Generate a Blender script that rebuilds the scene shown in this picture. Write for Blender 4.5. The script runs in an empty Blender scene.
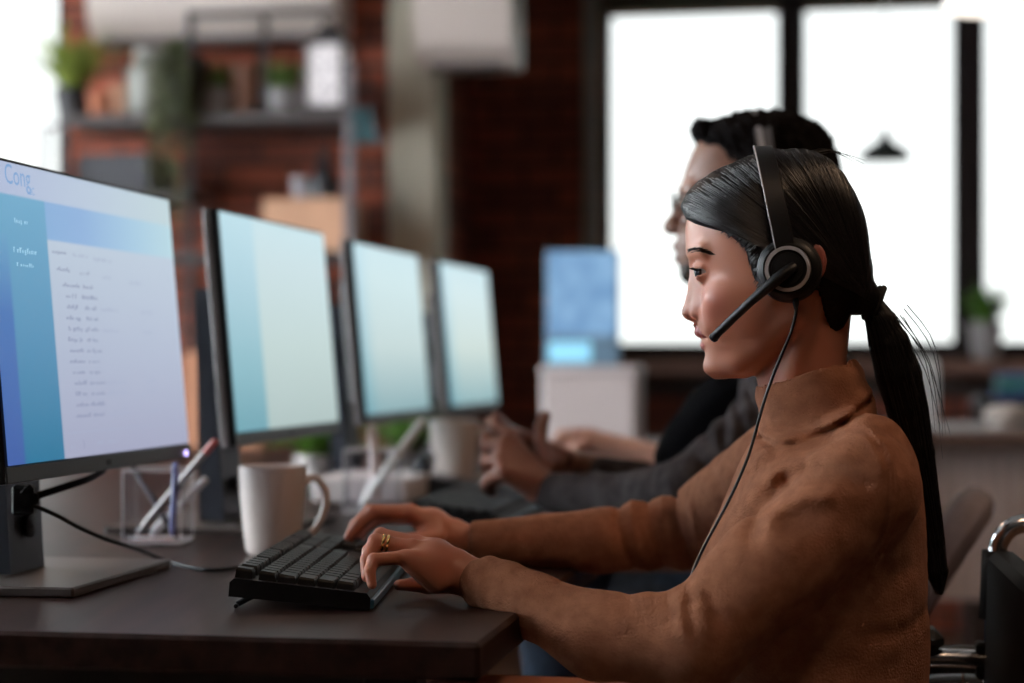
import bpy, math, random
import numpy as np
from mathutils import Vector, Matrix
random.seed(7); RNG = np.random.default_rng(7)
FPX = 1950.0; CX = 512.0; HY = 360.0; ZC = 0.99
PHI = math.radians(9.8)                      # the room and the desk row stand at this angle to the camera
DESK = 0.747
scn = bpy.context.scene
COL = scn.collection

def P(px, py, Y):
    return np.array([(px-CX)/FPX*Y, Y, ZC-(py-HY)/FPX*Y])
cs, sn = math.cos(PHI), math.sin(PHI)
def R(a, b, z=0.0):                          # room coordinates -> world
    return (a*cs+b*sn, -a*sn+b*cs, z)
def px_a(px, b):                             # room coordinate a of an image column on the plane b
    k = (px-CX)/FPX
    t = b/(k*sn+cs)
    return t*(k*cs-sn)
def px_z(px, py, b):
    k = (px-CX)/FPX
    t = b/(k*sn+cs)
    return ZC-(py-HY)/FPX*t
def Wr(X, Y):                                # world -> room
    return (X*cs-Y*sn, X*sn+Y*cs)

# ------------------------------------------------------------------ materials
MATS = {}
def mat(name, col=(.5,.5,.5), rough=.5, metal=0.0, emit=None, estr=0.0, var=0.0, vscale=20.0, bump=0.0,
        bscale=80.0, alpha=1.0, trans=0.0, coat=0.0, sheen=0.0, vcol=False, sss=0.0, aniso=0.0, spec=None, ior=None, stretch=None):
    if name in MATS: return MATS[name]
    m = bpy.data.materials.new(name); m.use_nodes = True
    nt = m.node_tree; b = nt.nodes['Principled BSDF']
    def S(k, v):
        if k in b.inputs: b.inputs[k].default_value = v
    S('Base Color', (*col, 1)); S('Roughness', rough); S('Metallic', metal)
    S('Alpha', alpha); S('Transmission Weight', trans); S('Coat Weight', coat); S('Sheen Weight', sheen)
    S('Anisotropic', aniso)
    if spec is not None: S('Specular IOR Level', spec)
    if ior is not None: S('IOR', ior)
    if sheen: S('Sheen Roughness', .5); S('Sheen Tint', (min(1, col[0]*2+.1), min(1, col[1]*2+.1), min(1, col[2]*2+.1), 1))
    if sss:
        S('Subsurface Weight', sss); S('Subsurface Radius', (1.0, .35, .2)); S('Subsurface Scale', .006)
    tc = nt.nodes.new('ShaderNodeTexCoord')
    vec = tc.outputs['Object']
    if stretch:
        mp = nt.nodes.new('ShaderNodeMapping'); mp.inputs['Scale'].default_value = stretch
        nt.links.new(vec, mp.inputs['Vector']); vec = mp.outputs['Vector']
    base = None
    if vcol:
        a = nt.nodes.new('ShaderNodeAttribute'); a.attribute_name = 'Col'; base = a.outputs['Color']
        nt.links.new(base, b.inputs['Base Color'])
    if var:
        n = nt.nodes.new('ShaderNodeTexNoise'); n.inputs['Scale'].default_value = vscale; n.inputs['Detail'].default_value = 5
        nt.links.new(vec, n.inputs['Vector'])
        r = nt.nodes.new('ShaderNodeMapRange'); r.inputs['From Min'].default_value = .3; r.inputs['From Max'].default_value = .7
        r.inputs['To Min'].default_value = 1-var; r.inputs['To Max'].default_value = 1+var
        nt.links.new(n.outputs['Fac'], r.inputs['Value'])
        mx = nt.nodes.new('ShaderNodeVectorMath'); mx.operation = 'SCALE'
        if base is not None: nt.links.new(base, mx.inputs[0])
        else: mx.inputs[0].default_value = col
        nt.links.new(r.outputs['Result'], mx.inputs['Scale']); nt.links.new(mx.outputs['Vector'], b.inputs['Base Color'])
    if bump:
        n2 = nt.nodes.new('ShaderNodeTexNoise'); n2.inputs['Scale'].default_value = bscale; n2.inputs['Detail'].default_value = 3
        nt.links.new(vec, n2.inputs['Vector'])
        bp = nt.nodes.new('ShaderNodeBump'); bp.inputs['Strength'].default_value = bump; bp.inputs['Distance'].default_value = .002
        nt.links.new(n2.outputs['Fac'], bp.inputs['Height']); nt.links.new(bp.outputs['Normal'], b.inputs['Normal'])
    if emit is not None:
        S('Emission Color', (*emit, 1)); S('Emission Strength', estr)
    MATS[name] = m
    return m

# ------------------------------------------------------------------ mesh builder
class MB:
    def __init__(s): s.v = []; s.f = []; s.mi = []
    def add(s, vs, fs, m=0):
        o = len(s.v); s.v += [tuple(map(float, p)) for p in vs]
        s.f += [tuple(i+o for i in f) for f in fs]; s.mi += [m]*len(fs); return s
    def box(s, lo, hi, M=None, m=0, bev=0.0):
        x0,y0,z0 = lo; x1,y1,z1 = hi
        if bev > 0:
            b = min(bev, (x1-x0)/2.01, (y1-y0)/2.01, (z1-z0)/2.01)
            vs = []
            for sx in (0,1):
                for sy in (0,1):
                    for sz in (0,1):
                        X = x1 if sx else x0; Y = y1 if sy else y0; Z = z1 if sz else z0
                        dx = -b if sx else b; dy = -b if sy else b; dz = -b if sz else b
                        vs += [(X, Y+dy, Z+dz), (X+dx, Y, Z+dz), (X+dx, Y+dy, Z)]
            import itertools
            # convex hull through bmesh
            import bmesh
            bm = bmesh.new()
            for p in vs: bm.verts.new(p)
            r = bmesh.ops.convex_hull(bm, input=bm.verts)
            bmesh.ops.dissolve_limit(bm, angle_limit=.01, verts=bm.verts, edges=bm.edges)
            bm.verts.ensure_lookup_table(); bm.verts.index_update()
            vs = [tuple(v.co) for v in bm.verts]; fs = [tuple(v.index for v in f.verts) for f in bm.faces]
            bm.free()
        else:
            vs = [(x0,y0,z0),(x1,y0,z0),(x1,y1,z0),(x0,y1,z0),(x0,y0,z1),(x1,y0,z1),(x1,y1,z1),(x0,y1,z1)]
            fs = [(0,3,2,1),(4,5,6,7),(0,1,5,4),(1,2,6,5),(2,3,7,6),(3,0,4,7)]
        if M is not None: vs = [tuple(M @ Vector(p)) for p in vs]
        return s.add(vs, fs, m)
    def quad(s, pts, m=0): return s.add(pts, [(0,1,2,3)], m)
    def prism(s, poly, d, m=0):
        """poly: 3D planar points, extruded by the vector d"""
        n = len(poly); vs = [tuple(p) for p in poly]+[tuple(np.array(p)+np.array(d)) for p in poly]
        fs = [tuple(range(n))[::-1], tuple(range(n, 2*n))]+[(i,(i+1)%n,(i+1)%n+n,i+n) for i in range(n)]
        return s.add(vs, fs, m)
    def tube(s, pts, r, n=8, m=0, caps=True, flat=None):
        pts = [np.array(p, float) for p in pts]; k = len(pts)
        rr = r if hasattr(r, '__len__') else [r]*k
        vs = []; up = None
        for i in range(k):
            t = pts[min(i+1,k-1)]-pts[max(i-1,0)]; t = t/(np.linalg.norm(t)+1e-12)
            if up is None:
                up = np.array([0,0,1.0]) if abs(t[2]) < .9 else np.array([1.0,0,0])
            a = up-t*np.dot(up,t); a /= np.linalg.norm(a)+1e-12; b = np.cross(t,a); up = a
            for j in range(n):
                an = 2*math.pi*j/n
                fa = 1.0 if flat is None else flat
                vs.append(pts[i]+rr[i]*(math.cos(an)*a*fa+math.sin(an)*b))
        fs = [(i*n+j, i*n+(j+1)%n, (i+1)*n+(j+1)%n, (i+1)*n+j) for i in range(k-1) for j in range(n)]
        if caps: fs += [tuple(range(n))[::-1], tuple((k-1)*n+j for j in range(n))]
        return s.add(vs, fs, m)
    def lathe(s, prof, c=(0,0,0), axis=(0,0,1), n=32, m=0, ref=None, close=False):
        ax = np.array(axis, float); ax /= np.linalg.norm(ax)
        a = np.cross(ax, [0,0,1.0]) if abs(ax[2]) < .9 else np.cross(ax, [0,1.0,0]); a /= np.linalg.norm(a); b = np.cross(ax, a)
        c = np.array(c, float); vs = []; k = len(prof)
        for r, h in prof:
            for j in range(n):
                an = 2*math.pi*j/n
                vs.append(c+ax*h+r*(math.cos(an)*a+math.sin(an)*b))
        fs = [(i*n+j, i*n+(j+1)%n, (i+1)*n+(j+1)%n, (i+1)*n+j) for i in range(k-1) for j in range(n)]
        if close: fs += [((k-1)*n+j, (k-1)*n+(j+1)%n, (j+1)%n, j) for j in range(n)]
        else:
            if prof[0][0] > 1e-6: fs.append(tuple(range(n))[::-1])
            if prof[-1][0] > 1e-6: fs.append(tuple((k-1)*n+j for j in range(n)))
        return s.add(vs, fs, m)

def tag(o, label=None, cat=None, group=None, kind=None):
    if label: o['label'] = label
    if cat: o['category'] = cat
    if group: o['group'] = group
    if kind: o['kind'] = kind
    return o

def root(name, loc, label, cat, group=None):
    o = bpy.data.objects.new(name, None); COL.objects.link(o); o.location = tuple(map(float, loc)); o.empty_display_size = .05
    return tag(o, label, cat, group)

def obj(name, mb, mats, parent=None, smooth=False, label=None, vcol=None, room=False, origin=None):
    """links one mesh object; the coordinates of mb are world (or room when room=True)"""
    me = bpy.data.meshes.new(name)
    if isinstance(mb, MB):
        v = mb.v; f = mb.f; mi = mb.mi
    else:
        v, f = mb; mi = None
    off = np.zeros(3); q = parent
    while q is not None:
        off += np.array(q.location); q = q.parent
    if parent is None and origin is not None: off = np.array(origin, float)
    v = np.asarray(v, float)-off
    f = f.tolist() if isinstance(f, np.ndarray) else f
    me.from_pydata(v.tolist(), [], f)
    for m in (mats if isinstance(mats, (list, tuple)) else [mats]): me.materials.append(m)
    if mi and max(mi) > 0: me.polygons.foreach_set('material_index', mi)
    if smooth is True: me.polygons.foreach_set('use_smooth', [True]*len(me.polygons))
    if vcol is not None:
        at = me.color_attributes.new('Col', 'FLOAT_COLOR', 'POINT')
        at.data.foreach_set('color', np.concatenate([vcol, np.ones((len(vcol),1))], 1).astype(np.float32).ravel())
    me.update()
    o = bpy.data.objects.new(name, me); COL.objects.link(o)
    if isinstance(smooth, float):
        me.polygons.foreach_set('use_smooth', [True]*len(me.polygons))
        me.set_sharp_from_angle(angle=smooth)
    if parent is not None: o.parent = parent
    elif origin is not None: o.location = tuple(map(float, origin))
    if room:
        o.rotation_euler.z = -PHI
    if label: o['label'] = label
    return o
AUTO = math.radians(35)

def struct(name, mb, m, room=True, smooth=False):
    o = obj(name, mb, m, None, smooth=smooth, room=room); o['kind'] = 'structure'; return o

def copy_tree(o, parent=None):
    c = o.copy(); COL.objects.link(c); c.parent = parent
    for ch in list(o.children): copy_tree(ch, c)
    return c

# ------------------------------------------------------------------ implicit surfaces
def smin(a, b, k):
    if k <= 0: return np.minimum(a, b)
    h = np.maximum(k-np.abs(a-b), 0)/k
    return np.minimum(a, b)-h*h*k*.25
def smax(a, b, k): return -smin(-a, -b, k)

class Grid:
    def __init__(s, lo, hi, h):
        s.lo = np.array(lo, float); s.h = h
        s.n = np.ceil((np.array(hi)-s.lo)/h).astype(int)+1
        s.ax = [(s.lo[i]+h*np.arange(s.n[i])).astype(np.float32) for i in range(3)]
        s.F = np.full(tuple(s.n), 60.0, np.float32)
    def sl(s, lo, hi):
        a = np.clip(np.floor((np.array(lo)-s.lo)/s.h).astype(int), 0, s.n); b = np.clip(np.ceil((np.array(hi)-s.lo)/s.h).astype(int)+1, 0, s.n)
        return tuple(slice(a[i], b[i]) for i in range(3))
    def op(s, prim, k, kind='add'):
        fn, lo, hi = prim
        m = k+2*s.h+4
        S = s.sl(np.array(lo)-m, np.array(hi)+m)
        x = s.ax[0][S[0]][:,None,None]; y = s.ax[1][S[1]][None,:,None]; z = s.ax[2][S[2]][None,None,:]
        if min(x.size, y.size, z.size) == 0: return s
        g = fn(x, y, z)
        if kind == 'add': s.F[S] = smin(s.F[S], g, k)
        elif kind == 'sub': s.F[S] = smax(s.F[S], -g, k)
        elif kind == 'disp': s.F[S] = s.F[S]+g
        return s
    def add(s, prim, k=4): return s.op(prim, k)
    def sub(s, prim, k=2): return s.op(prim, k, 'sub')
    def disp(s, fn, lo=None, hi=None):
        return s.op((fn, s.lo if lo is None else lo, s.lo+s.h*s.n if hi is None else hi), 0, 'disp')
    def sample(s, p):
        q = (np.asarray(p, float)-s.lo)/s.h
        i = np.clip(np.floor(q).astype(int), 0, s.n-2); t = q-i
        r = 0
        for dx in (0,1):
            for dy in (0,1):
                for dz in (0,1):
                    w = (t[...,0] if dx else 1-t[...,0])*(t[...,1] if dy else 1-t[...,1])*(t[...,2] if dz else 1-t[...,2])
                    r = r+w*s.F[i[...,0]+dx, i[...,1]+dy, i[...,2]+dz]
        return r
    def grad(s, p, e=1.0):
        p = np.asarray(p, float); g = np.zeros_like(p)
        for i in range(3):
            d = np.zeros(3); d[i] = e
            g[...,i] = (s.sample(p+d)-s.sample(p-d))/(2*e)
        return g/(np.linalg.norm(g, axis=-1, keepdims=True)+1e-9)
    def ray_y(s, x, z, side=-1):
        """first surface point seen from -y (side=-1) or +y at (x, z)"""
        ys = s.ax[1] if side < 0 else s.ax[1][::-1]
        pts = np.stack([np.full(len(ys), x), ys, np.full(len(ys), z)], 1)
        v = s.sample(pts)
        i = np.argmax(v < 0)
        if v[i] >= 0 or i == 0:
            i = int(np.argmin(v)); return float(ys[i]), False
        t = v[i-1]/(v[i-1]-v[i])
        return float(ys[i-1]+t*(ys[i]-ys[i-1])), True
    def mesh(s, smooth=2):
        F = s.F; n = s.n; c = n-1; N = int(np.prod(c))
        acc = np.zeros((N,3)); cnt = np.zeros(N); quads = []
        for ax in range(3):
            A = F[tuple(slice(0,-1) if i == ax else slice(None) for i in range(3))]
            Bv = F[tuple(slice(1,None) if i == ax else slice(None) for i in range(3))]
            cr = (A < 0) != (Bv < 0)
            idx = np.argwhere(cr); a = A[cr].astype(float); b = Bv[cr].astype(float)
            pos = idx.astype(float); pos[:,ax] += a/(a-b)
            o1, o2 = (ax+1)%3, (ax+2)%3
            cells = []; ok = np.ones(len(idx), bool)
            for d1, d2 in ((1,1),(0,1),(0,0),(1,0)):
                cc = idx.copy(); cc[:,o1] -= d1; cc[:,o2] -= d2
                v = np.all((cc >= 0) & (cc < c), axis=1); ok &= v
                fl = (cc[:,0]*c[1]+cc[:,1])*c[2]+cc[:,2]; fl[~v] = -1
                cells.append(fl)
                for q in range(3): acc[:,q] += np.bincount(fl[v], weights=pos[v,q], minlength=N)
                cnt += np.bincount(fl[v], minlength=N)
            Q = np.stack(cells, 1)[ok]; sg = (a < 0)[ok]
            Q[~sg] = Q[~sg][:, ::-1]
            quads.append(Q)
        Q = np.concatenate(quads)
        used = np.where(cnt > 0)[0]; remap = np.full(N, -1); remap[used] = np.arange(len(used))
        V = acc[used]/cnt[used][:,None]; Q = remap[Q]
        V = V*s.h+s.lo
        for _ in range(smooth):
            nb = np.zeros_like(V); ct = np.zeros(len(V))
            for i in range(4):
                a, b = Q[:,i], Q[:,(i+1)%4]
                for q in range(3):
                    nb[:,q] += np.bincount(a, V[b,q], len(V))+np.bincount(b, V[a,q], len(V))
                ct += np.bincount(a, minlength=len(V))+np.bincount(b, minlength=len(V))
            V = V*.5+.5*nb/ct[:,None]
        return V, Q

def rc(p, q, r1, r2=None, sy=1.0):
    """round cone, prims return (fn, lo, hi)"""
    r2 = r1 if r2 is None else r2
    p = np.array(p, float); q = np.array(q, float); d = q-p; L = float(d@d)+1e-9
    def fn(x, y, z):
        t = np.clip(((x-p[0])*d[0]+(y-p[1])*d[1]+(z-p[2])*d[2])/L, 0, 1)
        return np.sqrt((x-p[0]-t*d[0])**2+(y-p[1]-t*d[1])**2+(z-p[2]-t*d[2])**2)-(r1+(r2-r1)*t)
    m = max(r1, r2)
    return fn, np.minimum(p,q)-m, np.maximum(p,q)+m
def el(c, r, rot=0.0, sym=False, ryz=0.0):
    """ellipsoid; rot turns it in the x-z (image) plane; sym mirrors about y=0"""
    c = np.array(c, float); r = np.array(r, float); co, si = math.cos(rot), math.sin(rot)
    def fn(x, y, z):
        X = x-c[0]; Y = (np.abs(y)-abs(c[1])) if sym else y-c[1]; Z = z-c[2]
        X, Z = co*X+si*Z, -si*X+co*Z
        k0 = np.sqrt((X/r[0])**2+(Y/r[1])**2+(Z/r[2])**2)
        k1 = np.sqrt((X/r[0]**2)**2+(Y/r[1]**2)**2+(Z/r[2]**2)**2)+1e-6
        return np.maximum(k0*(k0-1)/k1, -60)+0*(X+Y+Z)
    m = max(r[0], r[2]) if rot else None
    e = np.array([m or r[0], r[1], m or r[2]])
    lo = c-e; hi = c+e
    if sym: lo[1] = -abs(c[1])-e[1]; hi[1] = abs(c[1])+e[1]
    return fn, lo, hi
def loft(rows, n=2.0, ylo=None):
    """rows: (z, x_front, x_back, half_width[, y_centre]) ; elliptical sections"""
    rows = sorted(rows); Z = np.array([r[0] for r in rows]); A = np.array([r[1] for r in rows]); Bk = np.array([r[2] for r in rows]); W = np.array([r[3] for r in rows])
    Yc = np.array([r[4] if len(r) > 4 else 0.0 for r in rows])
    def smooth_i(z, V):
        i = np.interp(z, Z, V); e = 2.5
        return (i+np.interp(z-e, Z, V)+np.interp(z+e, Z, V))/3
    def fn(x, y, z):
        zf = z.ravel(); xf = smooth_i(zf, A)[None,None,:]; xb = smooth_i(zf, Bk)[None,None,:]; w = smooth_i(zf, W)[None,None,:]; yc = smooth_i(zf, Yc)[None,None,:]
        cx = (xf+xb)/2; rx = (xb-xf)/2
        u = np.abs(x-cx)/rx; v = np.abs(y-yc)/w
        k = (u**n+v**n)**(1/n)
        g = np.sqrt((u**(n-1)*k**(1-n)/rx)**2+(v**(n-1)*k**(1-n)/w)**2+1e-9) if n != 2 else np.sqrt((u/rx)**2+(v/w)**2+1e-9)/np.maximum(k, 1e-3)
        f = (k-1)/np.maximum(g, 1/np.maximum(rx, w))
        f = np.maximum(f, (Z[0]-z)+0*f); f = np.maximum(f, (z-Z[-1])+0*f)
        return f.astype(np.float32)
    return fn, np.array([A.min(), (Yc-W).min(), Z[0]]), np.array([Bk.max(), (Yc+W).max(), Z[-1]])
def seg2d(x, z, pts):
    d = None
    for (ax_, az), (bx, bz) in zip(pts[:-1], pts[1:]):
        dx, dz = bx-ax_, bz-az; L = dx*dx+dz*dz+1e-9
        t = np.clip(((x-ax_)*dx+(z-az)*dz)/L, 0, 1)
        q = (x-ax_-t*dx)**2+(z-az-t*dz)**2
        d = q if d is None else np.minimum(d, q)
    return np.sqrt(d)
def crease(G, pts, w, depth, ymax=0.0, ymin=-1e9):
    """a fold line given in image-plane coordinates on the side that faces -y"""
    pts = [(p[0], p[1]) for p in pts]
    xs = [p[0] for p in pts]; zs = [p[1] for p in pts]
    n = len(pts)
    def fn(x, y, z):
        d = seg2d(x, z, pts)
        return (depth*np.exp(-(d/w)**2)*(y < ymax)*(y > ymin)).astype(np.float32)
    lo = (min(xs)-3*w, G.lo[1], min(zs)-3*w); hi = (max(xs)+3*w, G.lo[1]+G.h*G.n[1], max(zs)+3*w)
    G.disp(fn, lo, hi)
def poly_sd(px, pz, poly):
    """signed distance to a 2D polygon (negative inside)"""
    d = None; inside = np.zeros(np.broadcast(px, pz).shape, bool)
    n = len(poly)
    for i in range(n):
        ax_, az = poly[i]; bx, bz = poly[(i+1)%n]
        dx, dz = bx-ax_, bz-az; L = dx*dx+dz*dz+1e-9
        t = np.clip(((px-ax_)*dx+(pz-az)*dz)/L, 0, 1)
        q = (px-ax_-t*dx)**2+(pz-az-t*dz)**2
        d = q if d is None else np.minimum(d, q)
        c = ((az > pz) != (bz > pz)) & (px < (bx-ax_)*(pz-az)/(bz-az+1e-12)+ax_)
        inside ^= c
    d = np.sqrt(d); return np.where(inside, -d, d)
def vnoise(x, y, z, s, seed=0):
    """cheap smooth noise from sines"""
    r = np.random.default_rng(seed); o = 0
    for i in range(6):
        k = r.normal(size=3); k = k/np.linalg.norm(k)/s*(.7+.8*r.random()); o = o+np.sin((x*k[0]+y*k[1]+z*k[2])*2*math.pi+r.random()*6.28)
    return o/6
class Frame:
    """figure space: x and -z are picture columns and rows on the figure's own mid-plane, y is depth; 1 unit = Y0/FPX metres"""
    def __init__(s, px0, py0, Y0):
        s.px0 = px0; s.py0 = py0; s.Y0 = Y0; s.s = FPX/Y0; s.o = P(px0, py0, Y0); s.a = math.atan((px0-CX)/FPX)
    def w(s, v):
        v = np.atleast_2d(np.asarray(v, float)); x = (v[:,0]-s.px0)/s.s; y = v[:,1]/s.s; z = (v[:,2]+s.py0)/s.s
        c, q = math.cos(s.a), math.sin(s.a)
        return np.stack([x*c+y*q, -x*q+y*c, z], 1)+s.o
    def l(s, p):
        p = np.asarray(p, float)-s.o; c, q = math.cos(s.a), math.sin(s.a)
        return np.array([(p[0]*c-p[1]*q)*s.s+s.px0, (p[0]*q+p[1]*c)*s.s, p[2]*s.s-s.py0])
    def i(s, px, py, Y): return s.l(P(px, py, Y))
EXPO = 0.35
SKY = 1.25
WIN_L = 330
FILL_LAMPS = [(.25,.7,2.5,5,.22),(1.5,2.3,2.55,7,.22),(-.8,4.2,2.6,5,.22)]
# ================================================================== the woman
FW = Frame(780, 270, 2.0)
SKIN = np.array([.60,.242,.15])
skin_m = mat('skin', (.6,.36,.27), .42, vcol=True, sss=.12, bump=.12, bscale=900)
hair_m = mat('black_hair', (.005,.004,.0045), .5, aniso=.3, spec=.22)
strand_m = mat('hair_strand', (.010,.008,.008), .34, spec=.65)

LIP_U = [(700.2,0,331.6,5.6),(702.0,9,331.4,5.0),(705.6,17,333.0,3.5),(710.6,24,336.2,1.7)]
LIP_L = [(706.8,0,344.6,6.0),(708.0,9,344.2,5.3),(710.2,16,342.0,3.7),(713.0,23,338.6,1.7)]
SLIT = [(696,0,338.2,1.9),(698.5,9,338.2,1.8),(702.5,17,337.9,1.5),(709,24.5,337.2,1.1)]
def head_grid():
    G = Grid((668,-92,-440), (872,92,-146), 1.7)
    rows = [(-158,760,806,26),(-163,742,824,44),(-172,722,838,58),(-186,704,850,68),(-200,693.5,857,72),(-214,688,860,74),(-228,685.5,862,75),
            (-240,685.5,862,76),(-250,687.5,861,76),(-260,690.5,859,76),(-270,695,856,76),(-282,698.5,851,75),(-295,699.5,845,73.5),(-308,698,836,71),
            (-320,697.5,826,66),(-332,699.5,817,60),(-343,703.5,808,53),(-352,705.5,798,47),(-360,706,786,41),(-368,705.5,772,34),(-374,708,758,27),(-378.3,716,745,15)]
    G.add(loft(rows, 2.04), 0)
    # neck
    G.add(rc((806,0,-305),(801,0,-372),45,43.5), 8)
    G.add(rc((801,0,-372),(812,0,-432),44,46), 4)
    # sternomastoid and jaw line
    G.add(rc((812,-52,-300),(782,-30,-405),8,8), 10)
    G.add(rc((812,52,-300),(782,30,-405),8,8), 10)
    for s in (-1,1):
        G.add(rc((794,s*60,-318),(738,s*33,-364),9,8), 14)
        G.add(el((731,s*46,-298),(25,17,16), .25), 16)          # cheek bone
        G.add(el((724,s*36,-318),(16,13,16)), 12)
        G.add(rc((694,s*12,-252),(706,s*46,-252),6,6), 9)       # brow
    for s in (-1,1):
        G.sub(el((691,s*32,-269),(11.5,14.5,7.2)), 7)             # eye socket
        G.add(el((707.5,s*31,-272),(13.4,13.4,12.4)), 3)        # lids over the eyeball
        G.add(rc((694,s*22,-266),(704,s*43,-267.5),1.9,1.6), 4)  # fold of the upper lid
        G.sub(el((699,s*31.5,-273.2),(13.5,15.2,3.7), .10), 1.0)
    # nose
    G.add(rc((695.5,0,-262),(695,0,-284),5.4,5.6), 7)
    G.add(rc((695,0,-284),(690.5,0,-311),5.8,7.6), 5)
    G.add(el((692,0,-312.5),(9,9.5,7)), 5)
    for s in (-1,1): G.add(rc((702,s*7,-276),(701,s*11,-306),6,8), 9)
    for s in (-1,1):
        G.add(el((699.5,s*12,-313.5),(8.2,6.2,7.0)), 2.2)
        G.sub(el((693.5,s*5.6,-321.0),(4.6,2.7,3.0), .3), 1.5)
    G.add(el((696,0,-318),(6,4,4)), 3)
    # mouth
    for s in (-1,1):
        for ch, k in ((LIP_U, 2.0), (LIP_L, 2.4)):
            for p, q in zip(ch[:-1], ch[1:]): G.add(rc((p[0],s*p[1],-p[2]),(q[0],s*q[1],-q[2]),p[3],q[3]), k)
    for s in (-1,1):
        G.add(rc((694.5,s*4,-326),(696,s*3,-321),1.6,1.4), 3)
    for s in (-1,1):
        for p, q in zip(SLIT[:-1], SLIT[1:]): G.sub(rc((p[0],s*p[1],-p[2]),(q[0],s*q[1],-q[2]),p[3],q[3]), 1.0)
    crease(G, [(712,-334),(714.5,-337.5)], 3, 1.6)
    crease(G, [(705,-318),(712,-326),(716,-334)], 3.5, .9)
    G.add(el((719,0,-366),(15,18,11.5)), 6)
    # ears
    for s in (-1,1):
        G.add(el((809,s*77,-268),(15.5,5.5,21), -.18), 4)
        G.sub(el((807,s*84,-266),(9.5,5,14), -.18), 2)
    return G
GH = head_grid()

def mix(c, t, m):
    return c*(1-m[:,None])+np.array(t)*m[:,None]
def bell(d, w): return np.exp(-(d/w)**2)
def skin_cols(V, base, seed=1):
    n = vnoise(V[:,0],V[:,1],V[:,2], 22, seed)[:,None]*.035
    return np.clip(base*(1+n), 0, 1)
Vh, Qh = GH.mesh(2)
def head_cols(V):
    x, y, z = V[:,0], np.abs(V[:,1]), -V[:,2]
    c = skin_cols(V, np.tile(SKIN, (len(V),1)))
    c = mix(c, (.62,.17,.13), .45*bell(np.hypot(x-716, z-306), 20)*(y > 15))
    c = mix(c, (.60,.19,.15), .30*bell(np.hypot(x-688, z-313), 9))
    # lips
    def near(ch):
        m = np.full(len(V), 99.0)
        for p, q in zip(ch[:-1], ch[1:]):
            d = rc((p[0],p[1],p[2]),(q[0],q[1],q[2]),p[3],q[3])[0](x, y, z); m = np.minimum(m, d)
        return m
    c = mix(c, (.36,.075,.065), ((near(LIP_U) < 1.0) & (z < 339)).astype(float)); c = mix(c, (.52,.15,.13), ((near(LIP_L) < .7) & (z > 336.5)).astype(float))
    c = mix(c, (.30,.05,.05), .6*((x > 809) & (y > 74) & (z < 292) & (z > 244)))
    return c
cols_h = head_cols(Vh)

# ---- hands: joints are given by picture column, row and distance
def hand(G, wrist, mcps, fingers, thumb, palm_r, fr, up=None):
    """mcps: knuckle points; fingers: list of [pip, dip, tip]; thumb: [base, mcp, ip, tip]"""
    w = np.array(wrist, float)
    for i, m in enumerate(mcps):
        G.add(rc(w+(np.array(m)-w)*.18, m, palm_r*.95, fr[i]*1.12), 9 if i else 0)
    for i in range(len(mcps)-1):
        G.add(rc((np.array(mcps[i])*.55+w*.45), (np.array(mcps[i+1])*.55+w*.45), palm_r*.9), 9)
    for i, f in enumerate(fingers):
        m, p, d, t = mcps[i], f[0], f[1], f[2]
        F = Grid(G.lo, G.lo+1, G.h); F.n = G.n; F.ax = G.ax; F.F = np.full(tuple(G.n), 60.0, np.float32)
        r = fr[i]
        F.add(rc(m, p, r*1.08, r*1.0), 0); F.add(rc(p, d, r*1.0, r*.88), 1.5); F.add(rc(d, t, r*.88, r*.74), 1.5)
        F.add(el(p, (r*1.08,)*3), 1.5)
        G.F = smin(G.F, F.F, 2.2)
    T = thumb; r = fr[0]
    G.add(rc(T[0], T[1], r*1.5, r*1.25), 8)
    G.add(rc(T[1], T[2], r*1.2, r*1.1), 3); G.add(rc(T[2], T[3], r*1.1, r*.86), 1.5)

# near (left) hand
I = lambda px, py, Y: FW.i(px, py, Y)
wr_n = I(457, 573, 1.945)
def hgrid(pts, h, m=26):
    pts = np.array(pts); return Grid(pts.min(0)-m, pts.max(0)+m, h)
mc_n = [I(405,557,1.912), I(412,548,1.934), I(417,544,1.957), I(420,546,1.980)]
fi_n = [[I(374,560,1.900), I(369.5,571,1.894), I(372,584.5,1.890)],
        [I(375.5,541,1.930), I(366.5,560,1.921), I(366.5,577,1.915)],
        [I(381,535.5,1.962), I(368.5,551,1.956), I(365.5,570,1.952)],
        [I(386,540,1.992), I(373,553,1.992), I(370,568,1.992)]]
th_n = [I(447,584,1.965), I(428,586,1.99), I(412,584.5,1.985), I(399,585,1.975)]
GN = hgrid([wr_n, I(500,588,1.93)]+mc_n+sum(fi_n,[])+th_n, 1.15)
hand(GN, wr_n, mc_n, fi_n, th_n, 17.5, [6.3,7.0,7.4,7.2])
GN.add(rc(wr_n, I(500,588,1.93), 20, 21), 10)
GN.add(rc(I(436,580,1.925), I(412,563,1.915), 13, 9.5), 8)      # heel and outer edge of the palm
for a, b in ((mc_n[1], wr_n), (mc_n[2], wr_n)):                    # tendons
    GN.add(rc(np.array(a)+(0,-1,6), np.array(a)*.5+np.array(b)*.5+(0,-1,13), 2.4, 1.5), 5)
crease(GN, [tuple(I(403,566,1.9)[[0,2]]), tuple(I(398,560,1.9)[[0,2]])], 2.5, 1.0)
Vn, Qn = GN.mesh(1)

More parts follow.
